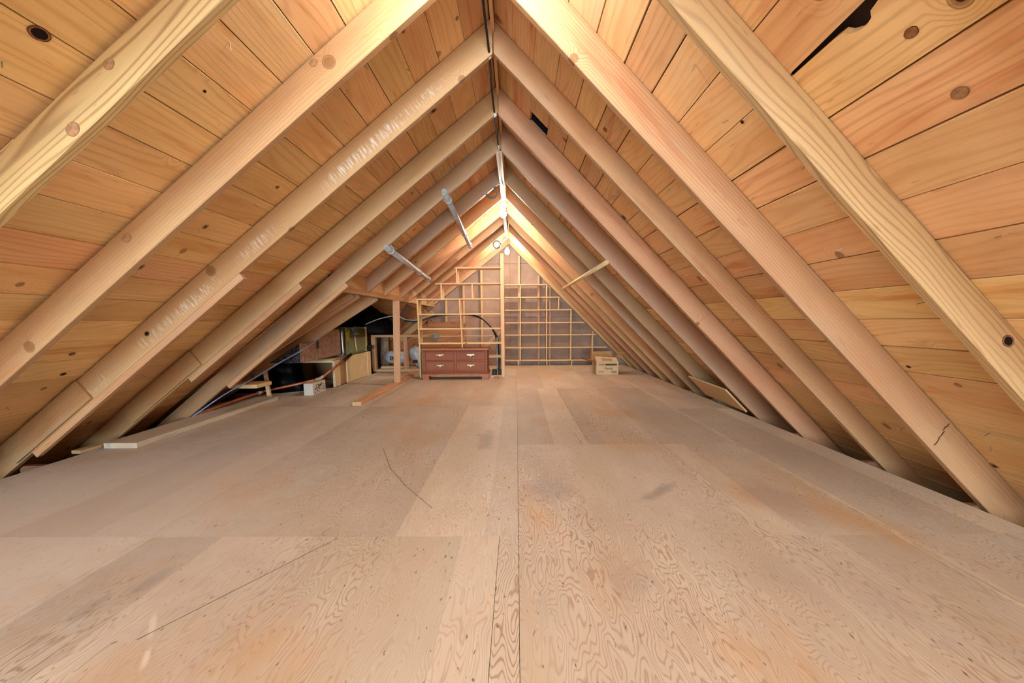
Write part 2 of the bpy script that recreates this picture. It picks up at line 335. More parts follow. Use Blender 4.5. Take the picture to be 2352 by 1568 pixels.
def rows(side, s00, pitch, n, ends):
    for k in range(n):
        s0 = s00+pitch*k; s1 = s0+pitch; y1 = Y1 if s1 < ends[0] else ends[1]
        if side == 'L' and s0 < .01: s0 = .01
        if side == 'R' and s0 < 0: s0 = .012
        cuts = [Y0]; pool = [y+.019 for y in BACK+(RL if side == 'L' else RR)[:-1] if Y0+.8 < y < y1-.7]
        for y in sorted(random.sample(pool, random.choice((1, 2, 2, 3)))):
            if y-cuts[-1] > 1.1: cuts.append(y)
        cuts.append(y1)
        hole = side == 'R' and k == 2
        if hole: cuts = [Y0, 1.34, 3.03, None, 3.19, 6.39, y1]
        if side == 'R' and k in (7, 8): cuts = [Y0, .1, 1.34, 4.597, y1]
        gl = random.choice((.0007, .001, .0012, .0014, .002))
        if side == 'R' and k == 9: gl = .0035
        if side == 'R' and k in (4, 5): gl = .003
        if side == 'R' and k in (14, 15): gl = .003
        for a, b in zip(cuts, cuts[1:]):
            if a is None or b is None: continue
            sa, sb = s0+gl, s1-gl
            if side == 'R' and k == 7 and a == .1: tapered(sa, sb-.004, a, b); continue
            if side == 'R' and k == 8 and a == .1: notched(sa+.002, sb, a, b); continue
            plank(side, sa, sb, a+.0008, b-.0008, 0, random.uniform(0, .0025))
def outline(s0, s1, y0, y1, pts):
    """plank from an outline of (along, up-slope) points"""
    mw, L = frame(rp('R', (s0+s1)/2, y0, .0095), rp('R', (s0+s1)/2, y1, .0095), rp('R', 0, 0, 1)-rp('R', 0, 0, 0))
    bm = bmesh.new(); lo = [bm.verts.new((x, y, -.0095)) for x, y in pts]; hi = [bm.verts.new((x, y, .0095)) for x, y in pts]; n = len(pts)
    bm.faces.new(lo); bm.faces.new(hi[::-1])
    for i in range(n): bm.faces.new((lo[i], hi[i], hi[(i+1) % n], lo[(i+1) % n]))
    link('plank', bm, MW['deck'], ceiling, mw)
def tapered(s0, s1, y0, y1):
    h, L = (s1-s0)/2, y1-y0; outline(s0, s1, y0, y1, [(0, -h+.016), (L*.72, -h+.012), (L-.001, -h), (L-.001, h), (0, h)])
def notched(s0, s1, y0, y1):
    h, L = (s1-s0)/2, y1-y0; q = [(u-y0, v) for u, v in ((1.16, h), (1.135, h-.002), (1.125, h-.014), (1.105, h-.023), (1.08, h-.024), (1.062, h-.018), (1.055, h-.006), (1.03, h))]
    outline(s0, s1, y0, y1, [(0, -h), (L-.001, -h), (L-.001, h)]+q+[(0, h)])
rows('R', -.015, .1535, 25, (99, Y1))
rows('L', .019, .161, 26, (S_HEAD+.16, 3.83))
# the low shed roof beyond the header
for k in range(17):
    d0 = .0+k*.155
    for a, b in ((3.85, 5.212),):
        mw, L = frame(shed(d0+.078, a, .1505), shed(d0+.078, b, .1505), shed(0, 0, 1)-shed(0, 0, 0))
        bm = bmesh.new(); bbox(bm, 0, L-.001, -.0765, .0765, -.0095, .0095, .0015); link('plank', bm, MW['deck'], ceiling, mw)
DZ = lambda y: 1.25 if y < 6.9 else 1.25-(y-6.9)*.277
for y0, y1, k in ((5.235, 6.9, 11), (6.9, Y1-.002, 10)):
    for i in range(k):
        a, b = y0+(y1-y0)*i/k, y0+(y1-y0)*(i+1)/k; m = (a+b)/2; nv = V((0, DZ(a)-DZ(b), b-a)).normalized()
        board('plank', ceiling, MW['deck'], (-3.95, m, DZ(m)+.0095), (HX-.078, m, DZ(m)+.0095), (V((0, b-a, DZ(b)-DZ(a))).length-.003), .019, nv, .0015)
board('ridge_board', ceiling, MW['deck'], (XR, Y0, ZR-.032), (XR, Y1, ZR-.032), .018, .06)
for side, a, b in (('L', 0, 4.3), ('R', 0, 3.9)):
    bm = bmesh.new(); mw = M.Identity(4)
    ys = [(Y0, 2.99), (3.2, Y1)] if side == 'R' else [(Y0, 3.85)]
    for y0, y1 in ys:
        vs_ = [bm.verts.new(rp(side, s, y, n)) for s in (a, b) for y in (y0, y1) for n in (.026, .032)]
        for q in ((0, 1, 3, 2), (4, 6, 7, 5), (0, 4, 5, 1), (2, 3, 7, 6), (0, 2, 6, 4), (1, 5, 7, 3)): bm.faces.new([vs_[i] for i in q])
    link('roofing_felt', bm, MW['under'], ceiling)
bm = bmesh.new()
vs_ = [bm.verts.new(rp('L', s, y, n)) for s in (0, 1.95) for y in (3.85, Y1) for n in (.026, .032)]
for q in ((0, 1, 3, 2), (4, 6, 7, 5), (0, 4, 5, 1), (2, 3, 7, 6), (0, 2, 6, 4), (1, 5, 7, 3)): bm.faces.new([vs_[i] for i in q])
link('roofing_felt', bm, MW['under'], ceiling)
bm = bmesh.new()
vs_ = [bm.verts.new(shed(s, y, n)) for s in (0, 2.75) for y in (3.85, 5.212) for n in (.165, .171)]
for q in ((0, 1, 3, 2), (4, 6, 7, 5), (0, 4, 5, 1), (2, 3, 7, 6), (0, 2, 6, 4), (1, 5, 7, 3)): bm.faces.new([vs_[i] for i in q])
link('roofing_felt', bm, MW['under'], ceiling)
# nails poking through the deck
bm = bmesh.new()
for k in range(90):
    sd = random.choice('LR'); y = random.choice(BACK[:2]+RL[:6])+random.uniform(.1, .5); s = random.uniform(.2, 3.2)
    if sd == 'L' and s > 1.7 and y > 3.7: continue
    p = rp(sd, s, y); q = rp(sd, s+random.uniform(-.015, .015), y+random.uniform(-.015, .015), -random.uniform(.012, .024)); tube_bm(bm, [p, q], .0016, 5)
tag(link('nail_points', bm, MW['tin'], ceiling), None, None, None, 'stuff')

# floor
floor = bpy.data.objects.new('floor', None); C.objects.link(floor); place(floor, None, M.Identity(4)); tag(floor, 'worn plywood sheet floor', None, None, 'structure')
def sheet(x0, x1, y0, y1, z=0., poly=None, name='plywood_sheet'):
    bm = bmesh.new(); g = .0007
    P = poly or [(x0+g, y0+g), (x1-g, y0+g), (x1-g, y1-g), (x0+g, y1-g)]
    cx, cy = P[0]
    lp = [((y-cy), -(x-cx)) for x, y in P]
    a = [bm.verts.new((u, v, 0)) for u, v in lp]; b = [bm.verts.new((u, v, -.016)) for u, v in lp]; n = len(P)
    bm.faces.new(a); bm.faces.new(b[::-1])
    for i in range(n): bm.faces.new((a[i], a[(i+1) % n], b[(i+1) % n], b[i]))
    mw = M(((0, -1, 0, cx), (1, 0, 0, cy), (0, 0, 1, z), (0, 0, 0, 1)))
    return link(name, bm, MW['floor'], floor, mw)
sheet(.003, 1.409, -5.95, .35); sheet(.003, .95, .35, 2.89); sheet(.95, 1.409, .35, 1.62); sheet(.95, 1.409, 1.62, 2.89)
sheet(.003, .468, 2.89, 5.34); sheet(.478, 1.409, 2.89, 5.34); boxo('seam_filler', floor, MW['filler'], .468, .478, 2.9, 5.33, -.012, .0012, .0005)
sheet(.003, 1.409, 5.34, 7.2); sheet(.003, 1.409, 7.2, 8.2)
sheet(1.413, 1.885, -5.95, 1.62, .003); sheet(1.413, 1.93, 1.62, 4.05, .003); sheet(1.413, 1.93, 4.05, 6.5, .003); sheet(1.413, 1.93, 6.5, 8.2, .003)
boxo('seam_filler', floor, MW['filler'], 1.4085, 1.4135, -5.9, 8.1, -.012, .0035, .0005)
sheet(-.068, .003, -5.95, 1.62, 0, None, 'filler_strip'); sheet(-1.40, -.068, -5.95, -.8); sheet(-1.40, -.068, -.8, 1.62); sheet(-1.40, .003, 1.62, 4.27)
sheet(-2.69, -1.40, -5.95, -.8); sheet(-2.69, -1.40, -.8, 1.62)
sheet(0, 0, 0, 0, 0, [(-2.69, 1.6212), (-1.4012, 1.6212), (-1.4012, 4.2688), (-2.93, 4.2688), (-2.88, 3.87), (-2.71, 2.87)])
sheet(-1.40, .003, 4.27, 6.7); sheet(-1.40, .003, 6.7, 8.2)
sheet(0, 0, 0, 0, 0, [(-2.98, 4.2712), (-1.4012, 4.2712), (-1.4012, 6.7), (-2.24, 6.7), (-2.24, 5.57), (-2.62, 5.2), (-2.98, 4.9)])
sheet(-2.24, -1.40, 6.7, 8.2)
for y in BACK[:3]+RR:
    boxo('joist', floor, MW['dark_fir'], -2.9 if y < 3.8 else -3.3, 2.14, y+.04, y+.078, -.157, -.017, .002)
bm = bmesh.new(); n = 40
for i in range(n):
    for j in range(n): bm.verts.new((-4.1+6.6*i/(n-1), -5.98+14.47*j/(n-1), -.2+random.uniform(-.03, .02)))
bm.verts.ensure_lookup_table()
for i in range(n-1):
    for j in range(n-1): bm.faces.new([bm.verts[q] for q in (i*n+j, (i+1)*n+j, (i+1)*n+j+1, i*n+j+1)])
tag(link('insulation', bm, MW['insul'], floor), None, None, None, 'stuff')

# end walls
def roof_z(x, y=9):
    a = ZR-(x-XR)*math.tan(AR) if x > XR else ZR-(XR-x)*math.tan(AL)
    if x < HX-.076 and y > 3.8: a = max(a, .81)
    return a
wall = bpy.data.objects.new('wall_far', None); C.objects.link(wall); place(wall, None, M.Identity(4)); tag(wall, 'sheathed gable end wall behind the shelves', None, None, 'structure')
xs = [-4.0, -3.2, -2.4, -1.556, -.98, -.28, XR, .41, 1.0, 1.6, 2.3]
def panel(xa, xb, za, top, y, name='sheathing_panel', mat=None):
    ra, rb_ = roof_z(xa+1e-4), roof_z(xb-1e-4); line_ = lambda x: ra+(rb_-ra)*(x-xa)/(xb-xa)
    P = [(xa, za), (xb, za), (xb, top), (xa, top)]; out = []
    for i in range(4):
        p, q = P[i], P[(i+1) % 4]; dp, dq = line_(p[0])-p[1], line_(q[0])-q[1]
        if dp >= 0: out.append(p)
        if dp*dq < 0: t = dp/(dp-dq); out.append((p[0]+(q[0]-p[0])*t, p[1]+(q[1]-p[1])*t))
    if len(out) < 3: return
    bm = bmesh.new(); prism(bm, out, 0, .012); link(name, bm, mat or MW['sheath'], wall, M.Translation((0, y, 0)))
for a, b in zip(xs, xs[1:]):
    panel(a+.001, b-.001, -.25, .86, 8.49); panel(a+.001, b-.001, .864, 1.83, 8.49); panel(a+.001, b-.001, 1.834, 2.4, 8.49)
for x in (-2.3, -1.94, -1.60, -1.28, -.955, -.627, -.27, .057, .41, .615, 1.0, 1.4):
    z = roof_z(x)-.16
    boxo('stud', wall, MW['stud'], x-.019, x+.019, 8.40, 8.488, -.15, min(z, roof_z(x-.02)-.16, roof_z(x+.02)-.16), .0015)
wb = bpy.data.objects.new('wall_back', None); C.objects.link(wb); place(wb, None, M.Identity(4)); tag(wb, 'gable wall behind the camera', None, None, 'structure')
for a, b in ((-3.4, XR), (XR, 2.5)):
    bm = bmesh.new(); pts = [(a, -.25), (b, -.25)] + [(x, max(roof_z(x, 0), -.2)) for x in (b, a)]
    prism(bm, pts, 0, .012); link('sheathing_panel', bm, MW['sheath'], wb, M.Translation((0, -6.0, 0)))
cheek = bmesh.new(); prism(cheek, [(-1.56, 1.19), (-3.6, -.05), (-3.9, -.3), (-3.5, -.3), (-1.56, 1.16)], 0, .012)
cheek2 = bmesh.new(); prism(cheek2, [(-1.558, 1.20), (-3.95, -.25), (-3.95, 1.248), (-1.558, 1.248)], 0, .018); cheek3 = bmesh.new(); bbox(cheek3, -3.97, -3.952, 5.235, Y1, -.25, 1.25)
tag(link('wall_left', cheek2, MW['dark_fir'], None, M.Translation((0, 5.214, 0))), 'inner step wall of the side roof', None, None, 'structure')
tag(link('wall_left', cheek3, MW['dark_fir'], None), 'dark outer wall of the side roof', None, None, 'structure')
tag(link('wall_left', cheek, MW['dark_fir'], None, M.Translation((0, 3.835, 0))), 'plank cheek closing the step of the roof', None, None, 'structure')

# ================================================================ RAFTERS
LW = [.1128, .1292, .1352, .1297, .1245, .125, .125, .125, .125, .125, .125, .12]
RWD = [.108, .1359, .1109, .1267, .1452, .125, .125, .125, .125, .125, .125, .12]
DL = [.57, .33, .08, .24, .70, 0, 0, 0, 0, 0, 0, 0]
LMAT = ['rafter_figured', 'rafter', 'rafter_chalk', 'rafter', 'rafter_grey', 'rafter_grey', 'rafter', 'rafter', 'rafter', 'rafter', 'rafter', 'stud']
RMAT = ['rafter_figured', 'rafter', 'rafter', 'rafter', 'rafter_grey', 'rafter_grey', 'rafter_grey', 'rafter', 'rafter', 'rafter', 'rafter', 'stud']
ORD = ['first', 'second', 'third', 'fourth', 'fifth', 'sixth', 'seventh', 'eighth', 'ninth', 'tenth', 'eleventh', 'twelfth']
LTXT = ['pale yellow with bold looping grain', 'straight-grained with a stamped mark near the ridge', 'streaked white with a strip nailed beneath', 'plain, with a pointed scab board low down',
        'greyed, running beside the low shed boards', 'grey-stained, ending at the header', 'plain, ending at the header', 'brightly lit, just beyond the nearer bulb', 'short, with bright nails at the header', 'short, with bright nails above the shelves', 'short and shaded before the gable', 'brightly lit against the gable']
RTXT = ['broad with bold wavy grain', 'long, crossing the whole right side', 'meeting the white-streaked one at the ridge', 'passing just below the black roof vent', 'greyed, at the near end of the wooden rod', 'grey with bluish stain', 'grey and dull above the rod', 'brightly lit, just beyond the nearer bulb', 'plain, behind the nearer bulb', 'plain and shaded', 'narrow dark sliver before the gable', 'brightly lit above the stepped shelves']
RAFT = {}
def rafter(side, i, y, wd, mat, label, L=None, cut=False, ds=0., group=None):
    a, g = (AL, -1) if side == 'L' else (AR, 1)
    aa = a+math.radians(ds)
    L = L or (ZR+.24)/math.sin(a)
    d = V((g*math.cos(aa), 0, -math.sin(aa))); nn = V((g*math.sin(aa), 0, math.cos(aa)))
    o0 = V((XR+g*.002, y, ZR)); tt = math.tan(a)
    if cut: L -= .002
    end = [(L, -.0015), (L+wd*tt, -wd)] if cut else [(L, -.0015), (L, -wd)]
    poly = [(.0015*tt+.001, -.0015)]+end+[(wd*tt+.001, -wd)]
    bm = bmesh.new(); prism(bm, poly, 0, g*-.038*-1*g)
    bmesh.ops.bevel(bm, geom=[e for e in bm.edges if abs(e.verts[0].co.x-e.verts[1].co.x) > .5], offset=.003, segments=1, affect='EDGES')
    ax = d; az = nn; ay = az.cross(ax)
    mw = M(((ax.x, ay.x, az.x, o0.x), (ax.y, ay.y, az.y, o0.y), (ax.z, ay.z, az.z, o0.z), (0, 0, 0, 1)))
    if ay.y < 0:
        for v in bm.verts: v.co.y = -v.co.y
    o = link('rafter', bm, MW[mat], ceiling if i < 0 else None, mw)
    if i >= 0: tag(o, label, 'rafter', group)
    RAFT[side, i] = o; return o
GL, GR = 'rafters of the left slope', 'rafters of the right slope'
for i in range(12):
    cut = i >= 5
    lab = '%s left rafter from the camera, %s' % (ORD[i], LTXT[i])
    rafter('L', i, RL[i], LW[i], LMAT[i], lab, S_HEAD if cut and i < 11 else ((ZR+.2)/math.sin(AL) if i < 11 else 2.9), cut and i < 11, DL[i], GL)
    lab = '%s right rafter from the camera, %s' % (ORD[i], RTXT[i])
    rafter('R', i, RR[i], RWD[i], RMAT[i], lab, None, False, .2 if i == 3 else 0, GR)
for y in BACK:
    for sd in 'LR': rafter(sd, -1, y, .125, 'rafter', 'rafter behind the camera position', None, False, .3, 'rafters behind the camera')
def on_rafter(side, i, y): return (AL if side == 'L' else AR)
def strip(side, i, s0, s1, mat='rafter', wd=None, yy=0.0, n0=None, thk=.036, name='nailing_strip', width=.036):
    """strip fixed under rafter i from slope distance s0 to s1"""
    R = RAFT[side, i]; mw = WORLD[R.name]; w_ = (LW if side == 'L' else RWD)[i]
    ysg = 1 if (mw.to_3x3() @ V((0, 1, 0))).y > 0 else -1
    bm = bmesh.new(); bbox(bm, s0, s1, ysg*yy, ysg*(yy+width), -w_-thk-.0005 if n0 is None else n0-thk, -w_-.0005 if n0 is None else n0, .002)
    return link(name, bm, MW[mat], R, mw)
strip('L', 2, 1.85, 3.45); strip('L', 3, 1.85, 2.9); strip('L', 4, 1.75, 3.1)
strip('L', 2, 2.95, 3.55, 'rafter', yy=-.0195, n0=-.006, thk=.125, name='scab_board', width=.019)
strip('L', 3, 2.75, 3.42, 'rafter', yy=-.0195, n0=-.006, thk=.118, name='scab_board', width=.019)
for i in (8, 9):                                              # hangers with bright nail heads
    R = RAFT['L', i]; mw = WORLD[R.name]; ys = 1 if (mw.to_3x3() @ V((0, 1, 0))).y > 0 else -1
    bm = bmesh.new(); bbox(bm, S_HEAD-.05, S_HEAD-.003, -.002*ys, -.0005*ys, -.12, -.01); h = link('joist_hanger', bm, MW['stud'], R, mw)
    bm = bmesh.new()
    for k in range(5): bbox(bm, S_HEAD-.03+.012*(k % 2), S_HEAD-.022+.012*(k % 2), -.005*ys, -.002*ys, -.105+k*.018, -.097+k*.018)
    link('nail_head', bm, MW['tin'], h, mw)
# knots standing a little proud of the boards, some of them fallen out
MW['knot'] = plain('brown_knot', (168, 112, 68), .7, var=.2, scale=60, col2=(128, 78, 46)); MW['knot_pale'] = plain('pale_knot', (182, 138, 98), .7, var=.2, scale=60, col2=(150, 106, 72)); MW['knot_rim'] = plain('dark_knot_rim', (104, 62, 38), .8, scale=50); MW['hole'] = plain('knot_hole', (26, 14, 12), .95)
def knot(parent, mw, r, kind, squash=.8, seed=0):
    rn = random.Random(seed); bm = bmesh.new(); n = 18; rad = [r*(1+rn.uniform(-.035, .035)) for _ in range(n)]; rings = []
    for q, h in ((1, 0), (.98, .0007), (.9, .0008), (.72, .0007), (.45, .0009)):
        rings.append([bm.verts.new((rad[i]*q*math.cos(2*PI*i/n), rad[i]*q*squash*math.sin(2*PI*i/n), h)) for i in range(n)])
    for j, (a, b) in enumerate(zip(rings, rings[1:])):
        for i in range(n): f = bm.faces.new((a[i], a[(i+1) % n], b[(i+1) % n], b[i])); f.material_index = 1 if j < 2 else (2 if kind == 'hole' and j > 2 else 0)
    f = bm.faces.new(rings[-1]); f.material_index = 2 if kind == 'hole' else 0
    return link('knot', bm, [MW['knot_pale' if kind == 'pale' else 'knot'], MW['knot' if kind == 'pale' else 'knot_rim'], MW['hole']], parent, mw)
for i, (sd, s, y, r, kd) in enumerate((('L', 1.321, 1.186, .026, 'hole'), ('R', 1.311, 1.02, .0165, 'ring'), ('R', 1.474, 1.023, .019, 'pale'), ('R', 1.22, 1.60, .009, 'hole'), ('L', 1.192, 1.637, .008, 'hole'), ('L', 1.368, 2.36, .013, 'ring'), ('R', 2.404, 1.843, .011, 'hole'), ('L', 2.881, 2.352, .018, 'hole'), ('L', 2.702, 2.271, .017, 'ring'), ('R', 2.478, 1.685, .015, 'pale'), ('R', .796, 2.418, .018, 'ring'), ('L', .462, 2.101, .012, 'ring'), ('L', .197, 2.291, .013, 'pale'))):
    mw, _ = frame(rp(sd, s, y, -.0002), rp(sd, s, y+1, -.0002), rp(sd, 0, 0, -1)-rp(sd, 0, 0, 0)); knot(ceiling, mw, r, kd, .7, i)
for i, (sd, k, s, n_, r, kd) in enumerate((('L', 0, 1.275, -.034, .0165, 'pale'), ('L', 0, 1.47, -.088, .021, 'pale'), ('L', 1, 1.849, -.036, .02, 'pale'), ('L', 1, .842, -.022, .0165, 'pale'), ('L', 2, 2.467, -.059, .016, 'hole'), ('R', 0, 2.19, -.034, .019, 'hole'))):
    R = RAFT[sd, k]; rm = WORLD[R.name]; c = rm @ V((s, 0, n_)); c.y = (RL if sd == 'L' else RR)[k]-.0001
    knot(R, frame(c, c+(rm.to_3x3() @ V((1, 0, 0))), (0, -1, 0))[0], r, kd, .85, 40+i)
R = RAFT['R', 1]; rm = WORLD[R.name]; ysg = 1 if (rm.to_3x3() @ V((0, 1, 0))).y > 0 else -1; bm = bmesh.new(); rn = random.Random(2)
for k in range(12): u = 2.73+k*.003+rn.uniform(-.004, .004); v = -.012-k*.0085; bbox(bm, u, u+.004, -.0008*ysg, .0004*ysg, v-.012, v)
tag(link('dark_smudge', bm, MW['knot_rim'], R, rm), None, None, None, 'stuff')
# stamp on the second left rafter
R = RAFT['L', 1]; mw = WORLD[R.name]; ysg = 1 if (mw.to_3x3() @ V((0, 1, 0))).y > 0 else -1
bm = bmesh.new()
for (s, n_, a, b) in ((.33, -.05, .012, .022), (.345, -.05, .012, .02), (.36, -.048, .01, .022), (.35, -.03, .006, .012), (.335, -.03, .008, .012), (.352, -.075, .02, .003), (.372, -.088, .014, .004)):
    bbox(bm, s, s+a, -.0012*ysg, .0005*ysg, n_-b/2, n_+b/2)
tag(link('stamped_mark', bm, MW['ink'], R, mw), None, None, None, 'stuff')

# header, post, sill, shed rafters
hd = thing('header_beam', 'long doubled header beam carrying the cut left rafters', 'beam', (HX, 3.86, 1.065))
boxo('beam_ply', hd, MW['stud'], HX-.037, HX, 3.86, 8.38, 1.062, 1.24, .002); boxo('beam_ply', hd, MW['dark_fir'], HX-.075, HX-.038, 3.86, 8.38, 1.062, 1.24, .002)
tag(board('support_post', None, MW['stud'], (-1.512, 5.71, .0385), (-1.49, 5.71, 1.061), .078, .04, (0, 1, 0)), 'upright stud post under the header, standing on the flat sill board', 'post')
tag(boxo('sill_board', None, MW['stud'], -1.585, -1.496, 4.30, 6.8, .0005, .038), 'reddish board lying flat on the floor beneath the support post', 'board')
for y, lab in ((4.578, 'low shed rafter with a big dark knot, nearer of the two under the header'), (5.173, 'low shed rafter edging the dark void beside the foil duct'), ):
    mw, L = frame(shed(.0, y+.019, .07), shed(2.5, y+.019, .07), shed(0, 0, 1)-shed(0, 0, 0))
    bm = bmesh.new(); bbox(bm, 0, L, -.019, .019, -.07, .07, .002); tt = .607
    for v in bm.verts:
        if v.co.x < .01: v.co.x -= (v.co.z-.07)*tt*-1*0-(0)
    tag(link('shed_rafter', bm, MW['stud' if y < 6 else 'dark_fir'], None, mw), lab, 'rafter', 'low shed rafters')
tag(board('valley_rafter', None, MW['dark_fir'], (-1.66, 7.15, 1.03), (-2.13, 7.72, .60), .04, .12, (0, -.6, .8)), 'dark sloping rafter glimpsed behind the support post', 'rafter')
tag(board('jack_rafter', None, MW['stud'], (-1.40, 7.72, .95), (-2.0, 7.85, .50), .04, .09, (0, -.2, .9)), 'lit sloping rafter between the support post and the left shelves', 'rafter')
bm = bmesh.new(); mw, L = frame(shed(.03, 4.52, .045), shed(2.3, 4.50, .045), shed(0, 0, 1)-shed(0, 0, 0)); bbox(bm, 0, L, -.009, .009, -.03, .03, .002)
tag(link('furring_strip', bm, MW['stud'], None, mw), 'thin reddish strip running beside the nearer low shed rafter', 'strip')

# ================================================================ RIDGE CABLE, LIGHTS
zc = 2.15
tag(tube('ridge_cable', None, MW['black'], [(-.135, -5.3, zc), (-.132, 1.0, zc+.005), (-.132, 2.1, zc+.003), (-.128, 2.5, zc-.004), (-.134, 2.85, zc), (-.133, 3.2, zc-.004), (-.13, 3.75, zc)], .0058, 8, 6), 'black cable stapled along the ridge', 'cable')
for y, lab in ((2.50, 'white cable staple on the third rafter pair at the ridge'), (3.165, 'white cable staple on the fourth rafter pair at the ridge')):
    bm = bmesh.new(); lathe(bm, [(.006, -.02), (.015, -.014), (.017, 0), (.012, .012), (.004, .016)], 12, (-.133, y, zc-.006)); tag(link('cable_staple', bm, MW['white'], None, None, True), lab, 'staple', 'cable staples at the ridge')
rb = thing('running_board', 'narrow pale board under the ridge carrying the white cable', 'board', (-.125, 3.8, 2.12))
board('batten', rb, MW['pine'], (-.128, 3.79, 2.128), (-.128, 5.22, 2.128), .05, .016)
tube('cable', rb, MW['white'], [(-.128, 3.7, 2.14), (-.124, 3.85, 2.112), (-.134, 4.4, 2.114), (-.122, 4.7, 2.112), (-.13, 5.2, 2.112), (-.12, 5.28, 2.10)], .006, 6, 5)
rb2 = thing('running_board', 'narrow pale board under the ridge between the two bulbs', 'board', (-.135, 5.9, 2.09))
board('batten', rb2, MW['pine'], (-.142, 5.88, 2.098), (-.138, 7.08, 2.098), .045, .016)
tube('cable', rb2, MW['white'], [(-.13, 5.45, 2.1), (-.14, 5.9, 2.085), (-.15, 6.4, 2.086), (-.136, 6.9, 2.086), (-.138, 7.3, 2.08)], .006, 6, 5)
def bulb_bm(bm, c):
    lathe(bm, [(.004, -.052), (.02, -.047), (.032, -.034), (.037, -.016), (.036, 0), (.03, .018), (.02, .036), (.0145, .046)], 18, c)
def fixture(c, label, mat):
    f = thing('bulb_fixture', label, 'lamp', c); x, y, z = c
    bm = bmesh.new(); lathe(bm, [(.03, .064), (.05, .072), (.056, .085), (.05, .095), (.02, .1)], 20, c); link('porcelain_base', bm, MW['ceramic'], f, None, True)
    boxo('mounting_block', f, MW['pine'], x-.03, x+.03, y-.03, y+.03, z+.1, z+.128)
    bm = bmesh.new(); lathe(bm, [(.016, .047), (.018, .05), (.018, .066), (.014, .066)], 16, c); link('socket', bm, MW['tin'], f, None, True)
    bm = bmesh.new(); bulb_bm(bm, c); link('bulb', bm, mat, f, None, True); return f
f1 = fixture(BULB1, 'lit bare bulb in a white porcelain holder under the ridge', MW['bulb']); x, y, z = BULB1
fixture((-.125, 1.5, 2.08), 'added fill bulb under the ridge just above the camera view', MW['bulb_fill']); fixture((-.125, -2.0, 2.08), 'added fill bulb under the ridge behind the camera', MW['bulb_fill'])  # two unseen bulbs added to brighten the floor and near rafters
tube('pull_chain', f1, MW['greyc'], [(x+.03, y-.02, z+.066), (x+.034, y-.02, z+.045), (x+.02, y-.015, z+.053)], .003, 6, 4)
f2 = thing('pendant_bulb', 'lit bare bulb hanging on a short cord before the gable', 'lamp', BULB2)
x, y, z = BULB2
bm = bmesh.new(); bulb_bm(bm, BULB2); link('bulb', bm, MW['bulb_weak'], f2, None, True)
bm = bmesh.new(); lathe(bm, [(.015, .047), (.019, .055), (.019, .085), (.008, .098)], 14, BULB2); link('socket', bm, MW['greyc'], f2, None, True)
tube('cord', f2, MW['greyc'], [(x, y, z+.095), (x+.001, y, z+.14), (x-.002, y-.03, z+.175)], .004, 6, 4)
def coil(name, label, c, R_, turns, mat, tilt, tail):
    c = V(c); rt = M.Rotation(tilt[0], 3, 'X') @ M.Rotation(tilt[1], 3, 'Y'); pts = []
    for k in range(turns*18+1):
        a = 2*PI*k/18; rr = R_*(1+.1*math.sin(k*.37)); pts.append(c+rt @ V((rr*math.cos(a), .012*math.sin(k*.9), rr*math.sin(a))))
    o = thing(name, label, 'coil', c); tube('cable_loops', o, mat, pts, .0065, 6, 0); tube('cable_tail', o, mat, [pts[-1]]+[V(t) for t in tail], .0055, 6, 5)
coil('cable_coil', 'grey coil of wire hanging at the ridge above the nearer bulb', (-.235, 4.64, 2.045), .05, 6, MW['greyc'], (.5, .35), [(-.19, 4.62, 2.1), (-.14, 4.62, 2.125)])
coil('cable_coil', 'dark round coil of cable hanging near the pendant bulb', (-.295, 7.2, 1.965), .055, 6, MW['greyc'], (.1, 0), [(-.2, 7.2, 2.03), (-.15, 7.15, 2.075)])

# pipes and rod hung under the rafters
def hung_pipe(name, label, p0, p1, r, mat, rafs, side):
    o = thing(name, label, 'pipe' if mat is MW['galv'] else 'rod', p0); bm = bmesh.new(); p0, p1 = V(p0), V(p1); d = (p1-p0).normalized()
    rg = tube_bm(bm, [p0, p1], r, 14, False); ri = tube_bm(bm, [p0, p0+d*.12], r*.78, 14, False)
    for k in range(14): bm.faces.new((rg[0][k], ri[0][k], ri[0][(k+1) % 14], rg[0][(k+1) % 14]))
    bm.faces.new(rg[1]); bm.faces.new(ri[1]); link('tube', bm, mat, o, None, True)
    for y in rafs:
        t = (y-p0.y)/(p1.y-p0.y); c = p0.lerp(p1, t)
        bm = bmesh.new(); u = V((1, 0, 0)); v = rp(side, 0, 0, 1)-rp(side, 0, 0, 0); u = v.cross(d)
        pts = [c+v*.034+u*.03, c+v*.03+u*(r+.004)]+[c+(u*math.cos(a)-v*math.sin(a))*(r+.004) for a in [PI*k/8 for k in range(9)]]+[c+v*.03-u*(r+.004), c+v*.034-u*.03]
        tube_bm(bm, pts, .0045, 6); link('strap', bm, mat, o, None, True)
    return o
G = MW['galv']
hung_pipe('galvanised_pipe', 'galvanised pipe strapped under the left rafters, higher of two', rp('L', .67, 3.58, -.162), rp('L', .72, 6.02, -.152), .0235, G, (3.81, 5.2, 5.86), 'L')
hung_pipe('galvanised_pipe', 'galvanised pipe strapped under the left rafters, lower of two near the header', rp('L', 1.29, 3.69, -.174), rp('L', 1.40, 6.06, -.152), .0235, G, (3.81, 5.2, 5.86), 'L')
p0, p1 = rp('R', 1.33, 3.60, -.175), rp('R', 1.31, 6.85, -.155)
o = thing('closet_rod', 'round wooden rod hung under the right rafters', 'rod', p0); bm = bmesh.new(); tube_bm(bm, [p0, p1], .018, 14); link('dowel', bm, MW['pine'], o, None, True)
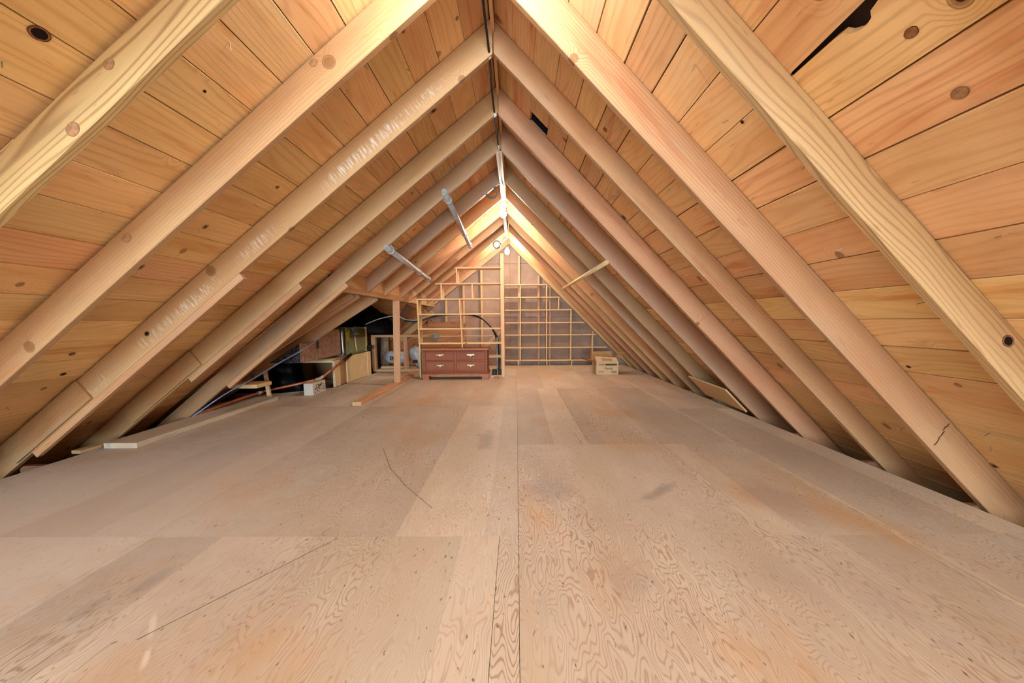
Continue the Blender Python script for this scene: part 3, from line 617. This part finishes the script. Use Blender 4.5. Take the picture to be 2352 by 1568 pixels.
# roof vent seen through the hole in the deck
rv = thing('roof_vent', 'black louvred vent behind the hole in the right roof deck', 'vent', rp('R', .36, 3.1, .02))
def vbox(s0, s1, y0, y1, n0, n1, nm):
    bm = bmesh.new(); vs_ = [bm.verts.new(rp('R', s, y, n_)) for s in (s0, s1) for y in (y0, y1) for n_ in (n0, n1)]
    for q in ((0, 1, 3, 2), (4, 6, 7, 5), (0, 4, 5, 1), (2, 3, 7, 6), (0, 2, 6, 4), (1, 5, 7, 3)): bm.faces.new([vs_[i] for i in q])
    link(nm, bm, MW['blackp'], rv)
vbox(.27, .47, 2.985, 3.205, .1, .105, 'cover')
for k in range(5): vbox(.285+k*.036, .29+k*.036, 2.995, 3.2, .045, .085, 'louvre')

# ================================================================ SHELVES
def shelf_unit(name, label, y0, y1, boards, ups, mat, loc):
    o = thing(name, label, 'shelving', loc)
    for x0, x1, z in boards: boxo('shelf', o, mat, x0, x1, y0, y1, z-.0095, z+.0095, .0012)
    for x, z0, z1 in ups: boxo('upright', o, mat, x-.0095, x+.0095, y0+.003, y1, z0, z1, .0012)
    return o
Z = [.49, .695, .90, 1.108, 1.32, 1.536]; h = .010
lsh = shelf_unit('left_stepped_shelves', 'open stepped pine shelving left of the centre post, behind the chest', 6.44, 6.66,
    [(-1.395, -.215, Z[3]), (-1.392, -.215, Z[2]), (-1.39, -.215, Z[1]), (-1.385, -.215, Z[0]), (-1.13, -.215, Z[4]), (-.85, -.215, Z[5])],
    [(-.825, Z[4]+h, Z[5]-h), (-1.045, Z[3]+h, Z[4]-h), (-.61, Z[3]+h, Z[4]-h), (-1.385, Z[2]+h, Z[3]-h), (-.79, Z[2]+h, Z[3]-h), (-1.38, Z[1]+h, Z[2]-h), (-.78, Z[1]+h, Z[2]-h),
     (-1.377, Z[0]+h, Z[1]-h), (-.77, Z[0]+h, Z[1]-h), (-1.373, .001, Z[0]-h), (-.765, .432, Z[0]-h)], MW['pine'], (-.8, 6.44, 0))
boxo('centre_post', lsh, MW['pine'], -.213, -.168, 6.43, 6.465, .0005, 1.725); boxo('centre_post', lsh, MW['pine'], -.206, -.187, 6.466, 6.66, .0005, 1.70)
boxo('shelf', lsh, MW['pine'], -.76, -.215, 6.6, 6.66, .27, .31)
ZZ = [.087, .317, .545, .764, .989, 1.212, 1.435]
shelf_unit('right_stepped_shelves', 'open stepped pine shelving against the right half of the gable', 8.215, 8.385,
    [(-.2, 1.36, ZZ[0]), (-.2, 1.63, ZZ[1]), (-.2, 1.43, ZZ[2]), (-.2, 1.22, ZZ[3]), (-.2, .995, ZZ[4]), (-.2, .775, ZZ[5]), (-.2, .548, ZZ[6])],
    [(x, ZZ[k]+h, ZZ[k+1]-h) for k in range(6) for x in (.075, .545)]+[(.76, ZZ[4]+h, ZZ[5]-h)]+[(.98, ZZ[k]+h, ZZ[k+1]-h) for k in (0, 1, 2, 3)]+[(1.37, ZZ[k]+h, ZZ[k+1]-h) for k in (0, 1)]+[(x, -.015, ZZ[0]-h) for x in (.03, .55, 1.0)], MW['pine'], (.6, 8.215, 0))

# ================================================================ CHEST OF DRAWERS
ch = thing('chest_of_drawers', 'low reddish-brown four-drawer chest with brass pulls and bracket feet', 'chest', (-.855, 6.4, 0))
X0, X1, YF, YB = -1.285, -.4, 6.235, 6.60
boxo('carcass', ch, MW['cherry'], X0, X1, YF+.012, YB, .108, .405, .003)
boxo('chest_top', ch, MW['cherry_light'], X0-.022, X1+.022, YF-.02, YB+.005, .406, .428, .006)
bm = bmesh.new(); bbox(bm, X0-.022, X1+.022, YF-.018, YB, .078, .093, .004); bbox(bm, X0-.012, X1+.012, YF-.008, YB, .0935, .108, .005); link('base_moulding', bm, MW['cherry'], ch)
xm = (X0+X1)/2
for nm, a, b, c, d in (('stile', X0, X0+.032, .108, .405), ('stile', X1-.032, X1, .108, .405), ('mullion', xm-.014, xm+.014, .124, .392), ('rail', X0+.032, X1-.032, .108, .124), ('rail', X0+.032, X1-.032, .392, .405), ('rail', X0+.032, xm-.0145, .25, .268), ('rail', xm+.0145, X1-.032, .25, .268)):
    boxo(nm, ch, MW['cherry'], a+.0003, b-.0003, YF, YF+.0115, c+.0003, d-.0003, .003)
for a, b in ((X0+.034, xm-.016), (xm+.016, X1-.034)):
    for c, d in ((.126, .248), (.27, .39)):
        dr = boxo('drawer', ch, MW['cherry'], a, b, YF+.005, YF+.0118, c, d, .002)
        bm = bmesh.new(); cx, cz = (a+b)/2, (c+d)/2+.006
        for sx, rz, rx in ((0, .017, .02), (-.03, .012, .016), (.03, .012, .016), (-.045, .008, .009), (.045, .008, .009)):
            bmesh.ops.create_cone(bm, cap_ends=True, segments=10, radius1=1, radius2=.8, depth=.004, matrix=M.Translation((cx+sx, YF+.004, cz+abs(sx)*.15)) @ M.Rotation(PI/2, 4, 'X') @ M.Diagonal((rx, rz, 1, 1)))
        tube_bm(bm, spline([(cx-.03, YF, cz), (cx-.024, YF-.014, cz-.012), (cx, YF-.016, cz-.022), (cx+.024, YF-.014, cz-.012), (cx+.03, YF, cz)], 4), .0035, 6)
        hd_ = link('brass_pull', bm, MW['brass'], dr, None, False)
def foot(xa, sg):
    bm = bmesh.new(); P = [(0, 0), (.085, 0), (.082, .02), (.078, .03), (.09, .042), (.12, .045), (.15, .036), (.17, .036), (.19, .042), (.205, .05), (.21, .0595), (-.012, .0595), (-.012, .02)]
    prism(bm, [(xa+sg*u, v*1.3) for u, v in P], YF-.016, YF+.008); bbox(bm, min(xa, xa+sg*.02), max(xa, xa+sg*.02), YF+.0085, YF+.11, 0, .0773, .002)
    link('bracket_foot', bm, MW['cherry_light'], ch)
foot(X0-.006, 1); foot(X1+.006, -1)
for xa in (X0, X1-.03): boxo('bracket_foot', ch, MW['cherry'], xa, xa+.03, YB-.12, YB, 0, .0775, .002)

# ================================================================ CARDBOARD BOX
BA = M.Translation((1.335, 6.66, 0)) @ M.Rotation(-.02, 4, 'Z')
bx = thing('cardboard_box', 'open cardboard box with a green band, flaps splayed, by the right rafters', 'box', (1.335, 6.66, 0))
W_, D_, H_ = .32, .42, .185
def cpanel(name, pts, mats=None, thk=.004):
    """panel from 4 points, inner face brown"""
    bm = bmesh.new(); P = [V(p) for p in pts]; nrm = (P[1]-P[0]).cross(P[2]-P[0]).normalized()*thk
    a = [bm.verts.new(p) for p in P]; b = [bm.verts.new(p-nrm) for p in P]; f = bm.faces.new(a); g_ = bm.faces.new(b[::-1])
    n_ = len(P)
    for i in range(n_): bm.faces.new((a[i], b[i], b[(i+1) % n_], a[(i+1) % n_]))
    g_.material_index = 1
    return link(name, bm, [MW['card'], MW['card_in']], bx, BA)
w2 = W_/2
cpanel('side_panel', [(-w2, 0, .001), (w2, 0, .001), (w2, 0, H_), (-w2, 0, H_)]); cpanel('side_panel', [(w2, D_, .001), (-w2, D_, .001), (-w2, D_, H_), (w2, D_, H_)])
cpanel('side_panel', [(w2, .0045, .001), (w2, D_-.0045, .001), (w2, D_-.0045, H_), (w2, .0045, H_)]); cpanel('side_panel', [(-w2, D_-.0045, .001), (-w2, .0045, .001), (-w2, .0045, H_), (-w2, D_-.0045, H_)])
cpanel('bottom_panel', [(-w2+.005, .005, .007), (w2-.005, .005, .007), (w2-.005, D_-.005, .007), (-w2+.005, D_-.005, .007)])
cpanel('flap', [(-w2, 0, H_+.001), (w2, 0, H_+.001), (w2-.02, .09, H_+.065), (-w2-.015, .09, H_+.085)])
cpanel('flap', [(w2, D_, H_+.001), (-w2, D_, H_+.001), (-w2+.01, D_+.05, H_+.13), (w2-.02, D_+.05, H_+.13)])
def curved(sg, pts_a, pts_b):
    bm = bmesh.new(); A = [bm.verts.new(p) for p in pts_a]; B = [bm.verts.new(p) for p in pts_b]
    fs = [bm.faces.new((A[i], A[i+1], B[i+1], B[i])) for i in range(len(A)-1)]
    r_ = bmesh.ops.solidify(bm, geom=fs, thickness=.004); link('flap', bm, [MW['card'] if sg > 0 else MW['card_in']], bx, BA)
curved(1, [(w2+.002, .01, H_+.001), (w2+.02, .012, H_+.06), (w2+.05, .02, H_+.115), (w2+.10, .03, H_+.14)], [(w2+.002, .34, H_+.001), (w2+.03, .34, H_+.07), (w2+.07, .34, H_+.125), (w2+.13, .33, H_+.14)])
curved(-1, [(-w2-.002, .01, H_+.001), (-w2-.07, .012, H_+.012), (-w2-.13, .02, H_+.025), (-w2-.21, .03, H_+.05)], [(-w2-.002, .34, H_+.001), (-w2-.07, .34, H_+.02), (-w2-.13, .34, H_+.035), (-w2-.20, .33, H_+.07)])
def onbox(x, z): return BA @ M.Translation((x, -.0012, z)) @ M.Rotation(PI/2, 4, 'X')
bm = bmesh.new(); bbox(bm, -.035, .137, -.0012, -.0003, .138, .164); link('green_band', bm, MW['inkg'], bx, BA)
text('lettering', bx, MW['ink'], '2200', .04, onbox(-.09, .151)); text('lettering', bx, MW['ink'], 'Nova', .052, onbox(.015, .096), shear=.2)
bm = bmesh.new()
for z in (.052, .048, .034): bbox(bm, -.132, -.05 if z != .034 else -.06, -.001, -.0003, z, z+.0025)
for a, b, c, d in ((.055, .137, .026, .028), (.055, .137, .058, .06), (.055, .057, .028, .058), (.135, .137, .028, .058)): bbox(bm, a, b, -.001, -.0003, c, d)
for k in range(8): bbox(bm, .062+k*.0085, .067+k*.0085, -.001, -.0003, .034, .052)
tag(link('small_print', bm, MW['ink'], bx, BA), None, None, None, 'stuff')
bm = bmesh.new()
for k in range(5):
    bmesh.ops.create_icosphere(bm, subdivisions=2, radius=.045, matrix=M.Translation((-.09+.045*k, .12+.06*(k % 2), H_-.02+.006*k)) @ M.Diagonal((1, 1, .7, 1)))
for v in bm.verts: v.co += V((random.uniform(-.012, .012), random.uniform(-.012, .012), random.uniform(-.012, .012)))
cr = link('crumpled_paper', bm, MW['paperbox'], None, BA); tag(cr, 'crumpled white packing paper inside the cardboard box', 'paper')

# ================================================================ LEFT UTILITY SIDE
MW['dusty'] = wood('dusty_board', (206, 186, 162), (192, 170, 146), (150, 122, 98), None, ring=60, warp=6, line=.25, knots=.1, tint=.03, grey=.7)
tag(board('loose_plank', None, MW['dusty'], (-2.565, 2.84, .019), (-2.585, 4.64, .019), .215, .036), 'dusty plank lying on the floor along the left eave', 'plank')
tag(board('wood_block', None, MW['rafter_grey'], (-2.74, 2.72, .012), (-2.73, 2.86, .012), .06, .022), 'small grey scrap of wood beside the end of the loose plank', 'block')
tag(board('prop_stud', None, MW['pine'], (-2.655, 4.80, .001), (-2.683, 4.80, .30), .035, .035, (0, 1, 0)), 'thin leaning prop stick standing at the left edge of the floor', 'stick')
tag(boxo('cleat_board', None, MW['stud'], -2.75, -2.435, 4.2, 4.46, .19, .226), 'short board end jutting out below the low shed rafters', 'board')
pp = thing('copper_pipe', 'long copper pipe running along the floor and up to the cabinet', 'pipe', (-2.8, 4.6, .03))
tube('pipe_run', pp, MW['copper'], [(-2.76, 3.87, .02), (-2.81, 4.6, .04), (-2.79, 4.95, .05), (-2.46, 5.02, .115), (-2.27, 5.16, .155)], .013, 10)
tube('elbow', pp, MW['solder'], [(-2.30, 5.14, .153), (-2.265, 5.165, .157), (-2.25, 5.23, .178)], .018, 10, 3)
tube('pipe_run', pp, MW['copper'], [(-2.25, 5.20, .170), (-2.215, 5.80, .315)], .013, 10)
tube('foam_sleeve', pp, MW['black'], [(-2.215, 5.79, .312), (-2.20, 6.02, .372)], .02, 10)
tube('coupling', pp, MW['solder'], [(-2.80, 4.84, .046), (-2.79, 4.92, .049)], .017, 10)
sb = thing('small_carton', 'small white carton with scribbled black marks under the copper pipe', 'carton', (-2.29, 5.1, 0))
bm = bmesh.new(); mw = M.Translation((-2.345, 4.935, 0)) @ M.Rotation(.03, 4, 'Z'); bbox(bm, 0, .1, 0, .36, .0005, .132, .002); link('carton', bm, MW['paperbox'], sb, mw)
bm = bmesh.new(); random.seed(3)
for (a, b, c, d) in ((.05, .07, .02, .03), (.06, .09, .05, .07), (.08, .1, .075, .09), (.11, .13, .03, .05), (.12, .16, .06, .075), (.14, .165, .085, .11), (.17, .2, .045, .055), (.18, .2, .065, .1), (.2, .23, .08, .105), (.24, .26, .09, .115), (.09, .11, .1, .11), (.27, .33, .03, .036), (.27, .32, .048, .053), (.27, .33, .066, .071), (.28, .32, .085, .09), (.15, .17, .02, .03)):
    bbox(bm, .1003, .1012, a, b, c, d)
tag(link('scribbled_marks', bm, MW['ink'], sb, mw), None, None, None, 'stuff')
bc = tube('blue_cable', None, MW['blue'], [(-2.73, 3.66, .0), (-2.62, 4.0, .165), (-2.522, 4.25, .262), (-2.373, 4.5, .399), (-2.218, 4.75, .53), (-2.15, 5.1, .665)], .006, 8, 5); tag(bc, 'thin pale blue cable slanting up past the foil duct', 'cable')
# cabinet under the furnace
cb = thing('plenum_cabinet', 'cream painted panel cabinet with an open dark front under the green furnace', 'cabinet', (-2.25, 5.6, 0))
XC = -2.25
boxo('stile', cb, MW['cream'], XC-.03, XC, 5.58, 5.76, .0, .33, .003); boxo('side_panel', cb, MW['tan'], XC-.03, XC-.012, 5.761, 5.99, .0, .34, .002)
boxo('side_panel', cb, MW['cream'], XC-.03, XC+.004, 5.991, 6.86, .0, .352, .003); boxo('stile', cb, MW['cream'], XC-.03, XC+.014, 6.80, 6.95, .0, .356, .003)
boxo('top_rail', cb, MW['cream'], -2.9, XC-.031, 5.58, 5.61, .305, .335, .003); boxo('back_panel', cb, MW['tan'], -3.1, XC-.031, 6.9, 6.93, -.1, .34, .003)
boxo('cabinet_top', cb, MW['tan'], -3.0, XC-.001, 5.612, 6.895, .336, .352, .002); boxo('side_panel', cb, MW['tan'], -3.12, -3.1, 5.58, 6.93, -.14, .335, .002)
fu = thing('furnace', 'olive green furnace casing standing on the cream cabinet', 'furnace', (-2.5, 6.5, .36))
boxo('casing', fu, MW['green'], -2.9, -2.31, 6.17, 7.0, .3565, .73, .006); boxo('front_panel', fu, MW['olive'], -2.88, -2.32, 6.145, 6.168, .36, .715, .003)
boxo('side_door', fu, MW['green'], -2.309, -2.298, 6.26, 6.92, .38, .70, .004); boxo('corner_post', fu, MW['cream'], -2.309, -2.294, 6.93, 7.0, .36, .73, .003)
boxo('yellow_label', fu, MW['yellow'], -2.309, -2.301, 6.165, 6.25, .545, .665, .0005); boxo('upper_panel', fu, MW['olive'], -2.297, -2.290, 6.27, 6.91, .58, .70, .003)
tube('white_conduit', fu, MW['nm'], [(-2.28, 6.43, .63), (-2.28, 6.44, .5), (-2.275, 6.47, .39)], .008, 8, 4)
bm = bmesh.new(); random.seed(5)
for k in range(9):
    a = V((-2.27, 6.38, .66)); tube_bm(bm, spline([a+V((random.uniform(-.02, .02), random.uniform(-.1, .05), random.uniform(0, .1))), a+V((random.uniform(0, .04), random.uniform(-.05, .05), random.uniform(-.05, .06))), a+V((random.uniform(-.02, .03), random.uniform(-.04, .1), random.uniform(-.06, .02)))], 5), .006, 6)
tag(link('wiring', bm, MW['greyc'], fu, None, True), None, None, None, 'stuff')
boxo('valve', fu, MW['solder'], -2.29, -2.24, 6.40, 6.50, .625, .645, .006)
bm = bmesh.new(); bmesh.ops.create_icosphere(bm, subdivisions=2, radius=.045, matrix=M.Translation((-2.27, 6.99, .41))); 
for v in bm.verts: v.co += V((random.uniform(-.015, .015),)*3)
link('black_sleeve', bm, MW['black'], fu)
# ducts
du = thing('foil_duct', 'foil faced rectangular duct joining the furnace', 'duct', (-2.5, 5.2, .37))
bm = bmesh.new(); prism(bm, [(-2.3, .374), (-2.3, .578), (-2.63, .378), (-2.63, .374)], 4.812, 5.238); link('duct_section', bm, MW['foil'], du)
bm = bmesh.new(); prism(bm, [(-2.303, .374), (-2.303, .574), (-2.628, .378), (-2.628, .374)], 4.80, 4.8115)
for v in bm.verts: v.co.y += random.uniform(-.004, 0)
link('creased_end', bm, MW['foild'], du)
bm = bmesh.new(); bbox(bm, -2.6, -2.302, 5.2395, 5.95, .372, .715, .012); link('duct_section', bm, MW['foil'], du)
tube('flange_strap', du, MW['tin'], [(-2.292, 5.985, .71), (-2.29, 5.98, .5), (-2.292, 5.985, .375), (-2.36, 5.99, .362)], .018, 8, 3)
boxo('corner_tape', du, MW['tin'], -2.2998, -2.296, 4.80, 4.825, .376, .572, .0005)
tube('hanging_wire', du, MW['black'], [(-2.293, 5.245, .70), (-2.288, 5.235, .58), (-2.293, 5.24, .5), (-2.294, 5.25, .58), (-2.293, 5.26, .7)], .005, 6, 4)
# black sheets added so the voids stay dark
def draped(name, label, xa, xb, y, z0, z1, top=None, cat='sheet'):
    bm = bmesh.new(); nx, nz = 18, 10
    for i in range(nx):
        for j in range(nz):
            u, v = i/(nx-1), j/(nz-1); bm.verts.new((xa+(xb-xa)*u+(.18*(1-v) if u > .5 else 0)*u, y+.05*math.sin(u*17)+.03*math.sin(v*9+u*5), z0+(z1-z0)*v*(1-(.12*u if top else 0))))
    bm.verts.ensure_lookup_table(); fs = []
    for i in range(nx-1):
        for j in range(nz-1): fs.append(bm.faces.new([bm.verts[q] for q in (i*nz+j, (i+1)*nz+j, (i+1)*nz+j+1, i*nz+j+1)]))
    bmesh.ops.solidify(bm, geom=fs, thickness=.004); tag(link(name, bm, MW['blackp'], None, None, True), label, cat)
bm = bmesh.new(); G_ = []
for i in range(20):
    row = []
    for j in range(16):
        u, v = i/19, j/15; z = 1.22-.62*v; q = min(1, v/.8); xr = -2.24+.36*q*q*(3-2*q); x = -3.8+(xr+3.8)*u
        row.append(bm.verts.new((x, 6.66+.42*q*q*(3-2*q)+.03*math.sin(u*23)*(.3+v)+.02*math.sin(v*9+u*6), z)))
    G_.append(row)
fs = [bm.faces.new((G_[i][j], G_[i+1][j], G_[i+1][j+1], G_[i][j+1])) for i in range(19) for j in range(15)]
bmesh.ops.solidify(bm, geom=fs, thickness=.003); tag(link('black_sheet', bm, MW['blackp'], None, None, True), 'black plastic sheet added to darken the void above and behind the furnace', 'sheet')
draped('black_sheet', 'black sheet added to darken the space under the foil duct', -3.55, -2.62, 5.5, -.19, .34)
draped('black_sheet', 'black sheet added to darken the void beside the stud frame', -3.6, -2.45, 7.25, -.05, .58)
# low framed opening
fr = thing('stud_frame', 'low open stud frame with plates behind the support post', 'frame', (-2, 7.32, 0))
boxo('plate', fr, MW['stud'], -2.33, -1.42, 7.3, 7.385, .555, .592); boxo('plate', fr, MW['stud'], -2.37, -1.42, 7.3, 7.385, .0005, .037)
boxo('stud', fr, MW['stud'], -2.335, -2.27, 7.3, 7.385, .0375, .5545); boxo('stud', fr, MW['stud'], -1.815, -1.755, 7.3, 7.385, .0375, .5545)
# scraps inside the frame
bag = thing('insulation_bag', 'long silver plastic bag lettered CBC lying behind the stud frame', 'bag', (-1.95, 7.72, .06))
def baggy(c, ax, r0, L, seed):
    random.seed(seed); bm = bmesh.new(); c = V(c); ax = V(ax).normalized(); pts = [c+ax*(L*(t/9-.5)) for t in range(10)]; rad = [r0*q for q in (.7, .95, 1, 1.02, 1, .97, .95, .9, .7, .35)]
    tube_bm(bm, pts, rad, 18)
    for v in bm.verts: v.co += V((random.uniform(-1, 1), random.uniform(-1, 1), random.uniform(-1, 1)))*r0*.05
    return bm
link('bag_body', baggy((-2.0, 7.66, .205), (1, .05, -.02), .105, .40, 2), MW['bag'], bag, None, True)
bm = bmesh.new(); bbox(bm, -2.11, -1.94, 7.54, 7.556, .165, .23)
for v in bm.verts: v.co.y += .0
link('dark_patch', bm, MW['ink'], bag); text('lettering', bag, MW['bag'], 'CBC', .07, facing_front(-2.025, 7.538, .197))
b2 = thing('insulation_bag', 'crumpled shiny bag slumped by the left end of the shelves', 'bag', (-1.6, 7.62, .04))
link('bag_body', baggy((-1.655, 7.62, .19), (.45, .05, -.85), .105, .40, 4), MW['bag'], b2, None, True); bm = bmesh.new(); bbox(bm, -1.72, -1.64, 7.497, 7.51, .12, .17); link('dark_patch', bm, MW['ink'], b2)
fb = bmesh.new(); tube_bm(fb, [(-2.24, 7.75, .0), (-2.25, 7.75, .25), (-2.25, 7.77, .45), (-2.25, 7.8, .66)], [.06, .066, .062, .06], 14)
for v in fb.verts: v.co += V((random.uniform(-.012, .012), random.uniform(-.012, .012), 0))
tag(link('fibre_tube', fb, MW['sono'], None, None, True), 'ragged brown-grey wrapped duct standing behind the stud frame', 'duct')
for k, (x0, x1, y0, z, lab) in enumerate(((-2.25, -1.85, 7.42, .04, 'pale board offcut, bottom of the stack inside the stud frame'), (-2.23, -1.87, 7.43, .075, 'pale board offcut, topmost of the stack inside the stud frame'))):
    tag(boxo('board_offcut', None, MW['pine'], x0, x1, y0, y0+.11, z-.035, z-.001), lab, 'board', 'offcuts inside the stud frame')
# plywood lining, junction box and house wiring at the gable
tag(boxo('lining_panel', None, MW['osb'], -2.5, -.93, 8.384, 8.396, .0, .765), 'brown plywood panel fixed low on the gable studs', 'panel')
tag(boxo('lining_panel', None, MW['osb'], -1.62, -.98, 8.366, 8.38, .70, .79, .002), 'narrow plywood strip on top of the brown panel', 'panel')
jb = thing('junction_box', 'small grey steel junction box with white cables on the plywood', 'box', (-1.46, 8.36, .53))
boxo('cover', jb, MW['zinc'], -1.52, -1.43, 8.335, 8.3835, .49, .58, .004)
tube('cable', jb, MW['nm'], [(-1.43, 8.36, .53), (-1.2, 8.365, .528), (-.9, 8.33, .535), (-.6, 8.33, .53), (-.33, 8.3, .54)], .007, 6, 4)
tube('cable', jb, MW['nm'], [(-1.52, 8.36, .552), (-1.75, 8.365, .555)], .007, 6); tube('cable', jb, MW['nm'], [(-1.52, 8.36, .518), (-1.75, 8.365, .515), (-1.92, 8.33, .5), (-1.98, 8.3, .40), (-1.985, 8.3, .2)], .007, 6, 4)
tag(board('diagonal_brace', None, MW['stud'], (-.56, 7.3, .33), (-.25, 7.3, .64), .05, .02, (0, 1, 0)), 'pale diagonal brace behind the shelves near the centre post', 'brace')
cbn = thing('cable_bundle', 'black cable bundle arching behind the left shelves and down by the centre post', 'cable', (-.25, 7.0, 0))
random.seed(11)
for k in range(6):
    dx, dy, dz = random.uniform(-.02, .02), random.uniform(-.03, .03), random.uniform(-.02, .025)
    tube('cable', cbn, MW['black'] if k % 3 else MW['greyc'], [(-2.18+dx, 7.5, .92+dz), (-1.92, 7.45+dy, .826+dz), (-1.59, 7.4+dy, .80+dz*.5), (-1.3, 7.35, .876+dz*.6), (-.94, 7.3+dy, .905+dz*.6), (-.65, 7.2, .875+dz*.6), (-.477+dx*.5, 7.1, .79+dz*.5), (-.32+dx, 7.0+dy, .614), (-.265+dx*1.4, 6.9+dy*.4, .386), (-.255+dx*1.6, 6.82+dy*.4, .02)], .0075 if k % 3 else .006, 6, 5)
tube('grey_conduit', cbn, MW['galv'], [(-.285, 6.74, .001), (-.285, 6.74, .56)], .010, 8)
boxo('tie_bar', cbn, MW['galv'], -.31, -.20, 6.72, 6.728, .47, .482, .001)
tag(tube('white_cable', None, MW['white'], [(-2.206, 6.685, 0.767), (-2.006, 6.685, 0.843), (-1.814, 6.685, 0.881), (-1.709, 6.685, 0.874), (-1.623, 6.685, 0.835), (-1.471, 6.685, 0.821), (-1.337, 6.685, 0.865)], .006, 6, 6), 'white cable swinging from the furnace past the support post', 'cable')
bt = thing('black_boot', 'black plastic floor boot around the cables beside the chest', 'boot', (-.3, 6.82, 0))
bm = bmesh.new()
for a, b in ((-.37, -.30), (-.295, -.215)): bbox(bm, a, b, 6.76, 6.9, .0005, .075, .008)
link('boot_body', bm, MW['blackp'], bt)
for k, (c, wd, lab) in enumerate((((-.30, 6.50, .012), .14, 'flat pale scrap of board beside the foot of the centre post'), ((-.28, 6.33, .014), .075, 'small reddish block in front of the centre post'))):
    tag(board('wood_scrap', None, MW['pine' if k == 0 else 'cherry_light'], (c[0]-wd/2, c[1], c[2]), (c[0]+wd/2, c[1], c[2]), .06, .022), lab, 'scrap')
tag(tube('loose_wire', None, MW['white'], [(-.2, 6.42, .02), (-.15, 6.38, .012), (-.12, 6.33, .006), (-.17, 6.30, .006), (-.08, 6.36, .006)], .003, 6, 6), 'loose white wire curled on the floor by the centre post', 'wire')
tag(boxo('paper_scrap', None, MW['white'], -1.86, -1.80, 5.22, 5.3, .0005, .002, 0), 'white scrap of paper on the floor left of the sill board', 'paper')
# board across the rafters by the right eave
A0, A1 = rp('R', 2.93, 3.78, -.156), rp('R', 2.93, 4.64, -.140)
tag(board('eave_board', None, MW['stud'], A0, A1, .27, .014, rp('R', 0, 0, 1)-rp('R', 0, 0, 0)), 'loose board lying under the right rafters at the eave', 'board')
